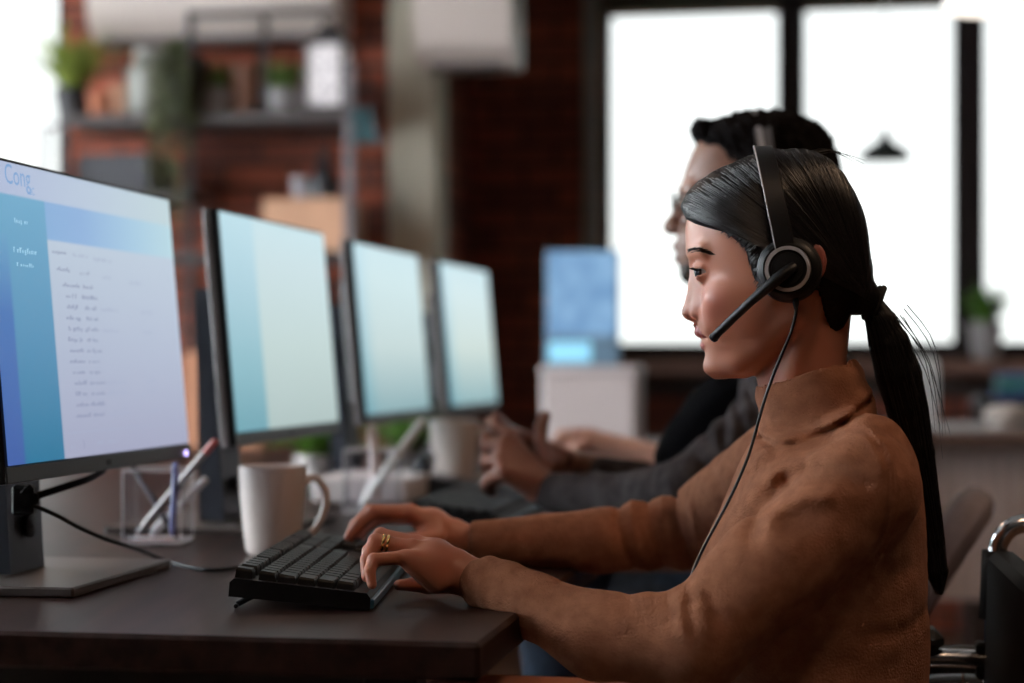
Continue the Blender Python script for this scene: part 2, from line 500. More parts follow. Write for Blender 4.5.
# far (right) hand, its thumb side towards the camera
mc_f = [I(409,513,2.262), I(411,511,2.290), I(413,514,2.318), I(414,519,2.342)]
fi_f = [[I(374,511.5,2.255), I(360,523,2.250), I(350,535,2.247)],
        [I(370,511,2.288), I(356,524,2.286), I(349,538,2.284)],
        [I(372,514,2.318), I(359,526,2.318), I(354,538,2.318)],
        [I(378,519,2.345), I(366,529,2.347), I(361,538,2.348)]]
th_f = [I(436,536,2.262), I(414,541,2.235), I(396,540,2.225), I(381,541,2.222)]
GF = hgrid([I(458,541,2.292), I(505,543,2.29)]+mc_f+sum(fi_f,[])+th_f, 1.2)
hand(GF, I(458,541,2.292), mc_f, fi_f, th_f, 19, [7.6,7.7,7.2,6.4])
GF.add(rc(I(458,541,2.292), I(505,543,2.29), 19, 19), 10)
Vf, Qf = GF.mesh(1)
fingernails = []
def hand_cols(V, tips, seed):
    c = skin_cols(V, np.tile(SKIN*np.array([.98,.92,.9]), (len(V),1)), seed)
    for t in tips:
        d = np.linalg.norm(V-np.array(t), axis=1)
        c = mix(c, (.62,.22,.17), .4*bell(d, 9))
    return c
cols_n = hand_cols(Vn, [f[2] for f in fi_n]+[f[0] for f in fi_n]+mc_n, 3)
cols_f = hand_cols(Vf, [f[2] for f in fi_f]+[f[0] for f in fi_f]+mc_f, 4)

# ---- coarse trunk, arms and shins under the clothes
sh_n = I(870,478,1.865); el_n = I(700,643,1.845); sh_f = I(778,470,2.165); el_f = I(690,537,2.32)
hip_n = np.array([845,-75,-760.]); hip_f = np.array([845,75,-760.])
kn_n = np.array([430,-70,-735.]); kn_f = np.array([430,75,-735.])
an_n = np.array([455,-70,-1110.]); an_f = np.array([455,75,-1110.])
GB = Grid((380,-170,-1150), (930,260,-415), 6.5)
GB.add(loft([(-425,775,860,48),(-470,762,900,100),(-560,728,905,118),(-680,725,905,108),(-800,730,915,135)], 2.2), 0)
for a,b,r1,r2 in ((sh_n,el_n,34,24),(el_n,wr_n,23,18),(sh_f,el_f,32,24),(el_f,I(458,541,2.292),22,16),(hip_n,kn_n,62,42),(hip_f,kn_f,62,42),(kn_n,an_n,42,28),(kn_f,an_f,42,28)):
    GB.add(rc(a,b,r1,r2), 12)
Vb, Qb = GB.mesh(2)

def join(*parts):
    V = []; Q = []; o = 0
    for v, q in parts:
        V.append(v); Q.append(q+o); o += len(v)
    return np.concatenate(V), np.concatenate(Q)
Vall, Qall = join((Vh,Qh),(Vn,Qn),(Vf,Qf),(Vb,Qb))
Call = np.concatenate([cols_h, cols_n, cols_f, np.tile(SKIN, (len(Vb),1))])
woman = root('person', FW.w([(845,0,-830)])[0]*np.array([1,1,0]), 'person in brown turtleneck sweater with long black ponytail and headset, typing in profile', 'person')
obj('body', (FW.w(Vall), Qall), skin_m, woman, True, vcol=Call)

# ---- eyes, teeth, brows, lashes
eye_m = mat('eye', (.8,.8,.8), .18, vcol=True, coat=.1, spec=.35)
def eyeball(fr, c, r, gaze, parent, iris=5.6, name='eye'):
    V = []; Fc = []; n, m = 48, 32
    for i in range(m+1):
        for j in range(n):
            a = math.pi*i/m; b = 2*math.pi*j/n
            V.append((math.sin(a)*math.cos(b), math.sin(a)*math.sin(b), math.cos(a)))
    V = np.array(V); g = np.array(gaze)/np.linalg.norm(gaze)
    Fc = [(i*n+j, (i+1)*n+j, (i+1)*n+(j+1)%n, i*n+(j+1)%n) for i in range(m) for j in range(n)]
    an = np.arccos(np.clip(V@g, -1, 1))*r
    col = np.tile([.62,.58,.56], (len(V),1)); col = mix(col, (.045,.022,.014), (an < iris).astype(float)); col = mix(col, (.004,.004,.004), (an < iris*.42).astype(float))
    obj(name, (fr.w(V*r+np.array(c)), Fc), eye_m, parent, True, vcol=col)
for s in (-1,1):
    eyeball(FW, (707.5,s*31,-272), 12.0, (-.74,-.64,-.16), woman, 6.9)
mb = MB()
V = []
for i in range(13):
    for j in range(5):
        t = (i/12-.5)*2.0; V.append((701.2+7*t*t, 16*math.sin(t), -334.0-j*2.0))
mb.add(FW.w(V), [(i*5+j, i*5+j+1, (i+1)*5+j+1, (i+1)*5+j) for i in range(12) for j in range(4)])
obj('teeth', mb, mat('tooth_white', (.85,.82,.78), .25), woman, True)

def strokes(name, lines, m, parent, fr, bev=.5, taper=True, res=2):
    """hair: thin tubes made as one curve object turned into a mesh"""
    mb = MB()
    for ln in lines:
        pts = fr.w(np.array(ln)) ; k = len(pts)
        r = [(bev/fr.s)*((1-(i/(k-1))**2*.8) if taper else 1) for i in range(k)]
        mb.tube(pts, r, 3+res, caps=False)
    return obj(name, mb, m, parent, True)
for s in (-1,1):
    brows = []
    for i in range(120):
        t = random.random(); x = 687.5+t*25; zc = 253.2-2.6*math.sin(min(1,t*1.5)*math.pi/1.6)+t*t*5.5
        z0 = zc+random.uniform(-2.5,2.3)*(1-.6*t); L = random.uniform(4,6)
        pts = []
        for q in range(4):
            X = x+L*q/3; Z = -(z0-1.2*(1-t)*q/3+.7*t*q/3)
            y, hit = GH.ray_y(X, Z, s)
            if not hit: break
            pts.append((X, y+s*.35, Z))
        if len(pts) == 4 and abs(pts[0][1]-pts[-1][1]) < 12: brows.append(pts)
    strokes('eyebrow', brows, mat('brow_hair', (.025,.014,.010), .8, spec=.1), woman, FW, .42)
for s in (-1,1):
    lash = []
    def lidpt(t):                                # upper rim of the eye opening, on the lid sphere
        a = -1.05+2.1*t; yy = 31*s+s*12.9*math.sin(a); xx = 707.5-13.2*math.cos(a)
        return np.array([xx, yy, -268.6-2.4*(2*t-1)**2-1.0*t])
    rim = [lidpt(t/14) for t in range(15)]
    lash.append([tuple(p) for p in rim]); lash.append([tuple(p+(-.5,0,.4)) for p in rim])
    for i in range(30):
        p = lidpt(.1+.9*i/29); d = np.array([p[0]-707.5, p[1]-31*s, 0]); d /= np.linalg.norm(d)
        lash.append([tuple(p), tuple(p+d*2.2+(0,0,-.6)), tuple(p+d*4.3+(0,0,.5))])
    strokes('eyelashes', lash, mat('lash', (.006,.004,.004), .8, spec=.1), woman, FW, .68)

# ---- hair
hairline = [(676,150),(676,206),(687,219),(698,226),(713,231.5),(726,235),(737,242),(747.5,254),(752,271),(757,292),(790,300),(816,292),(819,300),(823,315),(827.5,331),(836,333),(842,328.5),(849,315),(900,318),(900,140)]
def hair_grid():
    G = Grid((672,-98,-345), (900,98,-140), 1.9)
    rows = [(-152,764,812,28),(-156,750,822,42),(-162,736,832,55),(-170,716,839,65),(-182,697,847,73),(-195,684.5,855,79),(-206,681,860,81),(-220,682,864,82.5),(-235,683,867,83.5),
            (-252,686,869,84),(-270,690,871.5,82),(-290,700,873,75),(-300,715,873,68),(-310,730,868,58),(-320,760,860,46),(-336,790,852,36)]
    G.add(loft(rows, 2.15), 0)
    G.add(el((864,0,-300),(16,22,15)), 10)
    poly = [(p[0], -p[1]) for p in hairline]
    def cut(x, y, z):
        d = poly_sd(x+0*z, z+0*x, poly)
        return (d+0*y).astype(np.float32)
    S = cut(G.ax[0][:,None,None], G.ax[1][None,:,None], G.ax[2][None,None,:])
    G.F = smax(G.F, S, 7)
    def groove(x, y, z):
        # shallow combed grooves that run back to the tie
        a = np.arctan2(-(z+300), -(x-868))
        return (.45*np.sin(a*95+.02*(x-700))*np.clip((868-x)/60, 0, 1)+.35*np.sin(a*47+1)).astype(np.float32)+0*y
    G.disp(groove)
    return G
GR = hair_grid()
Vr, Qr = GR.mesh(0)
Hair = obj('hair', (FW.w(Vr), Qr), hair_m, woman, True)
pony_ax = [(868,4,-301),(880,6,-322),(888,8,-345),(897,10,-375),(906,13,-410),(914,15,-450),(922,15,-495),(930,14,-540),(935,12,-572),(937,11,-590)]
pony_r = [11,15,19.5,22,20,17.5,15,12.5,10,4]
GP = Grid((845,-30,-600), (965,50,-285), 2.2)
for (p, q, a, b) in zip(pony_ax[:-1], pony_ax[1:], pony_r[:-1], pony_r[1:]): GP.add(rc(p, q, a, b), 3)
GP.disp(lambda x,y,z: (.7*np.sin((x-.35*(-z))*1.1+y*.5)+.4*np.sin((x-.35*(-z))*.45+2)).astype(np.float32)+0*y)
Vp, Qp = GP.mesh(1)
obj('ponytail', (FW.w(Vp), Qp), hair_m, Hair, True)
lines = []
T = np.array([867,-302.])
starts = [(688,218),(684,206),(686,196),(696,185),(710,174),(728,165),(746,158),(765,153),(785,151),(805,153),(822,159),(838,172)]
def bz(a, b, c, t): return (1-t)**2*a+2*t*(1-t)*b+t*t*c
for s in (-1,1):
    for i in range(420 if s < 0 else 160):
        u = (random.random()**1.2)*(len(starts)-1.001); k = int(u); f = u-k
        S0 = np.array([starts[k][0]*(1-f)+starts[k+1][0]*f, -(starts[k][1]*(1-f)+starts[k+1][1]*f)])
        v = u/(len(starts)-1)
        C = np.array([735+v*115, -(252-v*72)]) + np.array([random.uniform(-6,6), random.uniform(-6,6)])
        if u < 1.2: C = np.array([742+random.uniform(-4,10), -(236+random.uniform(-3,8))])
        t0 = random.uniform(0, .25); pts = []; off = random.uniform(.1, 1.0)
        for q in np.linspace(t0, random.uniform(.75,1), 18):
            p = bz(S0, C, T, q)
            y, hit = GR.ray_y(p[0], p[1], s)
            if not hit:
                if pts: break
                continue
            pts.append((p[0], y+s*off, p[1]))
        if len(pts) > 5: lines.append(pts)
for i in range(260):                              # lengths of the ponytail
    a = random.random()*6.28; rr = random.uniform(.85,1.06); pts = []; k1 = random.randint(6,9)
    for (p, r) in list(zip(pony_ax, pony_r))[:k1+1]:
        pts.append((p[0]+math.cos(a)*r*rr, p[1]+math.sin(a)*r*rr, p[2]-(4 if r < 12 else 0)*random.random())); a += random.uniform(-.05,.05)
    lines.append(pts)
def spl(pts, n):
    pts = np.array(pts, float); k = len(pts); out = []
    for q in np.linspace(0, k-1.0001, n):
        i = int(q); f = q-i; p0 = pts[max(i-1,0)]; p1 = pts[i]; p2 = pts[min(i+1,k-1)]; p3 = pts[min(i+2,k-1)]
        out.append(.5*((2*p1)+(-p0+p2)*f+(2*p0-5*p1+4*p2-p3)*f*f+(-p0+3*p1-3*p2+p3)*f**3))
    return np.array(out)
for a in range(16):                               # loose hairs
    x0 = random.uniform(868,905); z0 = -random.uniform(305,345)
    lines.append([tuple(p) for p in spl([(x0,-8+random.random()*16,z0),(x0+22+random.random()*12,-6,z0-45),(x0+34+random.random()*16,-4,z0-100-random.random()*40)], 9)])
for a in range(10):
    x0 = 745+random.random()*70
    lines.append([tuple(p) for p in spl([(x0,random.uniform(-30,5),-158),(x0+25,0,-149-random.random()*4),(x0+55,0,-158-random.random()*12)], 8)])
for a in range(14):                               # fringe wisps along the forehead
    o = random.uniform(0,7)
    lines.append([(p[0], GH.ray_y(p[0], -p[1], -1)[0]-2-random.random(), -p[1]) for p in spl([(689+o,206+o),(692+o,220+o*.3),(708+o,228.5+o*.2),(728+o,236),(744+o,250)], 12)])
for a in range(110):                              # fine hairs that blur the hairline at forehead and temple
    t = random.random()*8; k = int(t); f = t-k; hp = [(687,219),(698,226),(713,231.5),(726,235),(737,242),(747.5,254),(752,271),(756,288),(760,296)]
    x0 = hp[k][0]*(1-f)+hp[min(k+1,8)][0]*f; z0 = hp[k][1]*(1-f)+hp[min(k+1,8)][1]*f
    dx, dz = (-2.5-random.random()*2, 2.2+random.random()*3) if k > 3 else (-1-random.random()*3, 2+random.random()*2.5)
    pts = []
    for q in np.linspace(0, 1, 6):
        X = x0+9-(9-dx)*q*.9+3*q*q*(1 if k > 3 else .2); Z = -(z0-5+(5+dz)*q)
        yy = min(GH.ray_y(X, Z, -1)[0], GR.ray_y(X, Z, -1)[0] if GR.ray_y(X, Z, -1)[1] else 99); pts.append((X, yy-.6, Z))
    if max(p[1] for p in pts)-min(p[1] for p in pts) < 14: lines.append(pts)
strokes('loose_hair', lines, strand_m, Hair, FW, .55)
# hair tie
mb = MB()
pts = []
for i in range(49):
    a = i/48*2*math.pi*3
    pts.append((872+3.5*(i/48-.5)*3+11*math.cos(a)*.45, 4+15*math.sin(a), -303+13*math.cos(a)-1.5*math.sin(a*2.3)))
mb.tube(FW.w(pts), 3.6/FW.s, 8)
for i in range(18):
    a = i/18*6.28; mb.lathe([(0,-2.8/FW.s),(2.6/FW.s,-1/FW.s),(2.6/FW.s,1/FW.s),(0,2.8/FW.s)], FW.w([(874+8*math.cos(a), 4+16*math.sin(a), -302+14*math.cos(a))])[0], n=8)
scr = obj('hair_tie', mb, mat('scrunchie', (.012,.012,.014), .8), None, True, origin=FW.w([(872,4,-303)])[0])
tag(scr, 'black gathered hair tie around the long ponytail', 'hair tie')

# ---- sweater
swe_m = mat('brown_knit', (.335,.143,.080), .9, var=.18, vscale=70, bump=.9, bscale=420, sheen=.10, spec=.12)
def sweater_grid():
    G = Grid((430,-250,-765), (940,290,-350), 2.7)
    rows = [(-424,764,893,52),(-434,757,903,82),(-446,750,910,112),(-460,742,915,134),(-480,733,919,148),(-515,718,922,152),(-548,702,923.5,150),(-569,693,924.5,148),(-593,688,925.5,144),
            (-620,687,926,140),(-650,690,926.5,138),(-683,697,926.5,136),(-720,702,928,142),(-762,705,930,150)]
    G.add(loft(rows, 2.25), 0)
    G.add(rc((822,-14,-430), (862,-80,-452), 28, 42), 16)
    G.add(rc((822,14,-430), (820,85,-458), 28, 40), 16)
    # near arm
    sa = I(864,489,1.87); sb = I(775,566,1.84); e = I(697,640,1.83)
    G.add(rc(sa, sb, 53, 50), 13); G.add(rc(sb, e, 50, 45), 10)
    G.add(rc(e, I(599,637,1.865), 44, 40), 12)
    G.add(rc(I(599,637,1.865), I(537,607,1.90), 40, 31), 10); G.add(rc(I(537,607,1.90), I(486,584,1.93), 31, 27), 8)
    # far arm
    fe = I(690,530,2.32)
    G.add(rc(I(780,465,2.165), fe, 50, 44), 12); G.add(rc(fe, I(600,541,2.29), 43, 37), 12); G.add(rc(I(600,541,2.29), I(480,543,2.28), 37, 25), 6)
    # collar: a fold-over roll
    G.add(rc((811,0,-392), (817.5,0,-415), 54.5, 58.5), 1.5)
    G.sub(rc((797,0,-345), (809,0,-385), 49, 47), 2)
    return G
GS = sweater_grid()
# flatten the collar top and bottom with planes
nrm = np.array([.28,-.96])
def collar_top(x, y, z): return (-( (x-803.5)*nrm[0]+(z+371.5)*nrm[1] )+0*y).astype(np.float32)
S = GS.sl((740,-70,-400), (880,70,-345))
xx = GS.ax[0][S[0]][:,None,None]; yy = GS.ax[1][S[1]][None,:,None]; zz = GS.ax[2][S[2]][None,None,:]
GS.F[S] = smax(GS.F[S], collar_top(xx,yy,zz), 3)
def n_crease(pts, w, d, Y=1.82, ymax=-40): crease(GS, [tuple(I(p[0],p[1],Y)[[0,2]]) for p in pts], w, d, ymax=ymax)
# seam and roll under the collar
crease(GS, [(757,-437),(775,-444),(800,-440),(828,-428),(850,-414),(872,-398)], 3.4, 6.5)
crease(GS, [(755,-433),(772,-442),(796,-442)], 3, 5)
crease(GS, [(760,-429),(778,-434),(800,-431),(828,-420),(850,-406),(868,-391)], 5, -3.0)
crease(GS, [(757,-398),(780,-402),(810,-395),(840,-382),(862,-372)], 7, -1.2)
# armhole seam
n_crease([(846,428),(866,432),(880,446),(889,470),(891,500),(886,530),(879,556)], 3.0, 4.2, 1.83)
n_crease([(858,428),(872,436),(884,452),(896,480),(898,510)], 8, -3.2, 1.83)
# front folds from the armpit
n_crease([(752,532),(762,512),(774,494),(784,485)], 9, 6.5, 1.83)
n_crease([(772,500),(779,491),(786,484)], 5, 4, 1.83)
n_crease([(768,520),(782,507),(806,498),(830,497)], 7, -4.5)
n_crease([(770,478),(785,464),(815,455),(845,456)], 9, -4)
n_crease([(785,484),(806,474),(840,474),(864,484)], 7, 4.5)
n_crease([(800,440),(830,428),(852,424)], 6, 3.2, 1.86, 0)
n_crease([(783,462),(805,450),(835,441)], 7, 3)
n_crease([(745,470),(770,452),(800,437),(830,424)], 7, -3, 1.86, 0)
n_crease([(735,500),(750,478),(775,460)], 8, 3, 1.9, 0)
n_crease([(790,520),(815,515),(845,520),(868,530)], 12, 2.5)
# inner elbow
n_crease([(690,597),(689,612),(692,626)], 5.5, 2.6, 1.80)
n_crease([(700,594),(700,608),(706,622)], 7, -2.2, 1.80)
n_crease([(710,592),(714,606),(722,620)], 6, 2.0, 1.80)
n_crease([(680,600),(682,614),(684,632)], 6, -2.8, 1.80)
n_crease([(668,602),(671,618)], 5, 2.2, 1.80)
n_crease([(645,597),(650,610)], 6, -1.8, 1.82)
n_crease([(625,596),(630,608)], 5, 1.5, 1.82)
n_crease([(700,560),(725,556),(750,566),(770,590)], 14, -2.5)
n_crease([(720,640),(760,620),(800,585),(840,540)], 22, -2.0)
# side of the trunk under the arm
crease(GS, [(880,-560),(860,-600),(850,-650)], 14, 3)
crease(GS, [(905,-575),(890,-620),(880,-680)], 12, -2.5)
crease(GS, [(920,-600),(900,-612),(870,-618)], 8, 2)
# cuff
n_crease([(476,552),(470,575),(474,604)], 4, 1.6, 1.90)
n_crease([(492,556),(497,562),(512,566)], 8, -2.2, 1.90)
n_crease([(500,556),(488,575),(490,600)], 7, 1.5, 1.90)
# far sleeve bunched above the elbow
def f_crease(pts, w, d): crease(GS, [tuple(I(p[0],p[1],2.27)[[0,2]]) for p in pts], w, d, ymax=400, ymin=60)
for k, x in enumerate((618,632,648,663,678,694)):
    f_crease([(x-3,500),(x+1,525),(x+8,550),(x+16,572)], 4.2, (4.2 if k % 2 == 0 else -3.4))
f_crease([(668,486),(676,500),(690,520)], 4, 3); f_crease([(712,468),(722,482),(726,500)], 6, 2.5)
GS.disp(lambda x,y,z: (vnoise(x,y,z,70,5)*1.6+vnoise(x,y,z,36,6)*1.0).astype(np.float32))
Vs, Qs = GS.mesh(1)
swe = obj('sweater', (FW.w(Vs), Qs), swe_m, woman, True)

# ---- trousers and shoes
GT = Grid((360,-175,-1130), (950,175,-700), 6)
GT.add(loft([(-715,712,922,128),(-760,705,928,146),(-840,715,930,150)], 2.3), 0)
for a,b,r1,r2 in ((hip_n,kn_n,74,56),(hip_f,kn_f,74,56),(kn_n,an_n,55,38),(kn_f,an_f,55,38)): GT.add(rc(a,b,r1,r2), 12)
Vt, Qt = GT.mesh(2)
obj('trousers', (FW.w(Vt), Qt), mat('black_trousers', (.012,.012,.014), .85, var=.2), woman, True)
for s in (-70,75):
    G = Grid((340,s-55,-1240), (510,s+55,-1090), 5)
    G.add(rc((455,s,-1130),(455,s,-1175),36,34), 0); G.add(rc((455,s,-1188),(385,s,-1196),30,24), 18)
    v, q = G.mesh(2); obj('shoe', (FW.w(v), q), mat('black_shoe', (.015,.015,.015), .4), woman, True)

# ---- ring
c = (np.array(mc_n[1])*.26+np.array(fi_n[1][0])*.74); ax = np.array(fi_n[1][0])-np.array(mc_n[1]); ax /= np.linalg.norm(ax)
axw = FW.w([ax+np.array([0,0,0])])[0]-FW.w([(0,0,0)])[0]
mb = MB(); s_ = 1/FW.s
for o_ in (-2.2, 2.2):
    mb.lathe([((7.0)*s_,(o_-1.7)*s_),((8.3)*s_,(o_-1.4)*s_),((8.5)*s_,o_*s_),((8.3)*s_,(o_+1.4)*s_),((7.0)*s_,(o_+1.7)*s_)], FW.w([c])[0], axw, 40, close=True)
rg = obj('finger_ring', mb, mat('gold', (.85,.55,.22), .2, 1.0), None, True, origin=FW.w([c])[0])
tag(rg, 'double gold band worn on the typing person\'s near hand', 'ring')

# ---- headset
blk = mat('headset_black', (.008,.008,.009), .45, bump=.1, bscale=500, spec=.3); blk2 = mat('headset_cushion', (.016,.016,.018), .42, spec=.4)
silver = mat('headset_silver', (.52,.48,.48), .35, .2)
hs = root('headset', FW.w([(789,-88,-274)])[0], 'black headset with silver ring earcup and mic boom, worn by person in brown sweater', 'headset')
def local_dir(v): return FW.w([v])[0]-FW.w([(0,0,0)])[0]
for s in (-1,1):
    ax = local_dir((-.10*(1 if s < 0 else 1), s*1.0, .02)); c = np.array([789.5, s*78, -274.0])
    def lat(name, prof, m, parent=hs, n=48, close=False, cc=c, ax=ax):
        mb = MB(); mb.lathe([(r*s_, h*s_) for r, h in prof], FW.w([cc])[0], ax, n, close=close); return obj(name, mb, m, parent, AUTO)
    lat('ear_cushion', [(14,0),(26,0),(30,2.5),(31.5,7),(30.5,12),(27,15),(14,15)], blk2)
    lat('earcup', [(14,13),(27.5,13.5),(28.5,17),(27,21),(23.5,23.5),(23,22.5),(16,22.5),(15,24),(0,24.3)], blk)
    lat('silver_ring', [(18.2,22.6),(18.4,24.6),(21.6,24.6),(22.0,22.6)], silver, close=True)
# headband
def band_pt(t):
    y = -97*math.copysign(abs(math.cos(t))**.82, math.cos(t)); zz = 274-124.5*math.sin(t)**.60
    if math.sin(t) < 1e-3: zz = 274
    x = 789-25.5*(math.sin(t)**.62)
    return np.array([x, y, -zz])
def ribbon(t0, t1, w, th, n=40, wf=None):
    mb = MB(); rows = []
    for i in range(n):
        t = t0+(t1-t0)*i/(n-1); p = band_pt(t); d = band_pt(min(t+.01,math.pi-.001))-band_pt(max(t-.01,.001)); d /= np.linalg.norm(d)
        xw = np.array([1,0,0])-d*d[0]; xw /= np.linalg.norm(xw); nn = np.cross(d, xw); nn /= np.linalg.norm(nn)
        out = np.array([0, p[1], p[2]+250.]); 
        if nn@out < 0: nn = -nn
        W = w if wf is None else wf(t)
        rows.append([p-xw*W-nn*th*.2, p-xw*W*.9+nn*th, p+xw*W*.9+nn*th, p+xw*W-nn*th*.2, p+xw*W*.9-nn*th, p-xw*W*.9-nn*th])
    k = 6; V = FW.w(np.array(rows).reshape(-1,3))
    mb.add(V, [(i*k+j, i*k+(j+1)%k, (i+1)*k+(j+1)%k, (i+1)*k+j) for i in range(n-1) for j in range(k)]+[tuple(range(k))[::-1], tuple((n-1)*k+j for j in range(k))])
    return mb
hb = obj('headband', ribbon(.30, math.pi-.30, 9.6, 2.6), blk, hs, AUTO)
for a, b in ((.02,.5),(math.pi-.5,math.pi-.02)):
    obj('slider_arm', ribbon(a, b, 8.2, 3.6, 26, wf=lambda t: 8.2+1.5*math.cos(t)**8), blk, hs, AUTO)
mb = MB()
rim = []
for i in range(60):
    t = .03+(math.pi-.06)*i/59; p = band_pt(t); rim.append(p+np.array([-9.4, (-1 if p[1] < 0 else 1)*2.6*abs(math.cos(t)), 2.6*math.sin(t)]))
mb.tube(FW.w(rim), .75*s_, 6); obj('silver_edge', mb, silver, hs, True)
# boom
mb = MB(); mb.tube(FW.w([(794,-103,-271),(784,-106,-278),(768,-104,-291),(752,-96,-304.5),(735,-82,-320),(722,-71,-332.5),(717,-67,-337.5)]), [6*s_,7.4*s_,6.8*s_,5.6*s_,5.2*s_,5.4*s_,5.6*s_], 12, flat=.8)
mb.lathe([(0,-4*s_),(3.6*s_,-3*s_),(5.0*s_,0),(4.0*s_,3*s_),(0,4.4*s_)], FW.w([(716.5,-66.8,-338.0)])[0], local_dir((-.8,.3,-.75)), 16)
obj('microphone_boom', mb, blk, hs, True)
mb = MB(); cab = spl([(795,-92,-298),(796,-92,-312),(790,-88,-335),(781,-80,-356),(773,-74,-376),(764,-76,-402),(756,-72,-432),(749,-90,-455),(733,-96,-492),(712,-92,-531),(700,-96,-556),(692,-100,-580),(688,-104,-600),(700,-60,-650)], 70)
cabp = []
for p in cab:                                      # keep the cable in front of cloth and skin
    y = p[1]
    ys, hit = GS.ray_y(p[0], p[2], -1)
    if hit: y = min(y, ys-2.2) if ys > -60 else y
    cabp.append((p[0], y, p[2]))
cabp = np.array(cabp)
for _ in range(6): cabp[1:-1] = .25*cabp[:-2]+.5*cabp[1:-1]+.25*cabp[2:]
mb.tube(FW.w(cabp), 1.5*s_, 8)
mb.lathe([(2.5*s_,0),(3.2*s_,5*s_),(1.5*s_,11*s_)], FW.w([(795,-92,-301)])[0], (0,0,-1), 12)
obj('cable', mb, mat('cable_black', (.01,.01,.01), .35), hs, True)
# ================================================================== camera
cam = bpy.data.cameras.new('camera'); camo = bpy.data.objects.new('camera', cam); COL.objects.link(camo)
camo.location = (0,0,ZC); camo.rotation_euler = (math.pi/2,0,0)
cam.sensor_width = 36; cam.lens = FPX/1024*36; cam.shift_y = (HY-341.5)/1024
cam.clip_start = .05; cam.clip_end = 200
cam.dof.use_dof = True; cam.dof.focus_distance = 1.93; cam.dof.aperture_fstop = 2.6
scn.camera = camo
scn.view_settings.view_transform = 'Standard'; scn.view_settings.look = 'None'; scn.view_settings.gamma = 1; scn.view_settings.use_curve_mapping = False
scn.view_settings.exposure = EXPO

# ================================================================== room
B1, B2 = 6.2, 7.21                                # planes of the shelf wall and of the window wall (room depth)
A0 = -3.3; A1 = 3.6; BR = -2.6; H = 3.0
def brick_mat(name, rot):
    m = bpy.data.materials.new(name); m.use_nodes = True; nt = m.node_tree; b = nt.nodes['Principled BSDF']
    tc = nt.nodes.new('ShaderNodeTexCoord'); sp = nt.nodes.new('ShaderNodeSeparateXYZ'); cb = nt.nodes.new('ShaderNodeCombineXYZ')
    nt.links.new(tc.outputs['Object'], sp.inputs[0]); nt.links.new(sp.outputs[rot], cb.inputs['X']); nt.links.new(sp.outputs['Z'], cb.inputs['Y'])
    br = nt.nodes.new('ShaderNodeTexBrick'); nt.links.new(cb.outputs[0], br.inputs['Vector'])
    br.inputs['Scale'].default_value = 1.0; br.inputs['Brick Width'].default_value = .24; br.inputs['Row Height'].default_value = .078
    br.inputs['Mortar Size'].default_value = .009; br.inputs['Mortar Smooth'].default_value = .3
    br.inputs['Color1'].default_value = (.36,.085,.042,1); br.inputs['Color2'].default_value = (.15,.042,.027,1); br.inputs['Mortar'].default_value = (.035,.015,.012,1)
    no = nt.nodes.new('ShaderNodeTexNoise'); no.inputs['Scale'].default_value = 5; nt.links.new(tc.outputs['Object'], no.inputs['Vector'])
    mx = nt.nodes.new('ShaderNodeMix'); mx.data_type = 'RGBA'; mx.blend_type = 'MULTIPLY'; mx.inputs['Factor'].default_value = .6
    nt.links.new(br.outputs['Color'], mx.inputs['A']); nt.links.new(no.outputs['Color'], mx.inputs['B'])
    nt.links.new(br.outputs['Color'], b.inputs['Base Color'])
    b.inputs['Roughness'].default_value = .85
    bp = nt.nodes.new('ShaderNodeBump'); bp.inputs['Strength'].default_value = .5; bp.inputs['Distance'].default_value = .006; bp.invert = True
    nt.links.new(br.outputs['Fac'], bp.inputs['Height']); nt.links.new(bp.outputs['Normal'], b.inputs['Normal'])
    return m
brick_x = brick_mat('brick_facing', 'X'); brick_y = brick_mat('brick_side', 'Y')
plaster = mat('plaster_beige', (.50,.45,.36), .8, var=.08, vscale=3); white_p = mat('plaster_white', (.62,.60,.57), .8, var=.05, vscale=3)
dark_fr = mat('window_frame_dark', (.018,.012,.012), .6, var=.2, spec=.2)

mb = MB(); mb.box((A0-.2,BR-.2,-.1),(A1+.2,B2+.3,0))
fl = bpy.data.materials.new('floor_boards'); fl.use_nodes = True; nt = fl.node_tree; b_ = nt.nodes['Principled BSDF']
tc = nt.nodes.new('ShaderNodeTexCoord'); br = nt.nodes.new('ShaderNodeTexBrick'); nt.links.new(tc.outputs['Object'], br.inputs['Vector'])
br.inputs['Scale'].default_value = 1; br.inputs['Brick Width'].default_value = 1.4; br.inputs['Row Height'].default_value = .14; br.inputs['Mortar Size'].default_value = .002
br.inputs['Color1'].default_value = (.16,.075,.04,1); br.inputs['Color2'].default_value = (.10,.05,.03,1); br.inputs['Mortar'].default_value = (.02,.01,.01,1)
nt.links.new(br.outputs['Color'], b_.inputs['Base Color']); b_.inputs['Roughness'].default_value = .45
struct('floor', mb, fl)
mb = MB(); mb.box((A0-.2,BR-.2,H),(A1+.2,B2+.3,H+.1)); struct('ceiling', mb, mat('ceiling_grey', (.30,.29,.28), .9, var=.05))
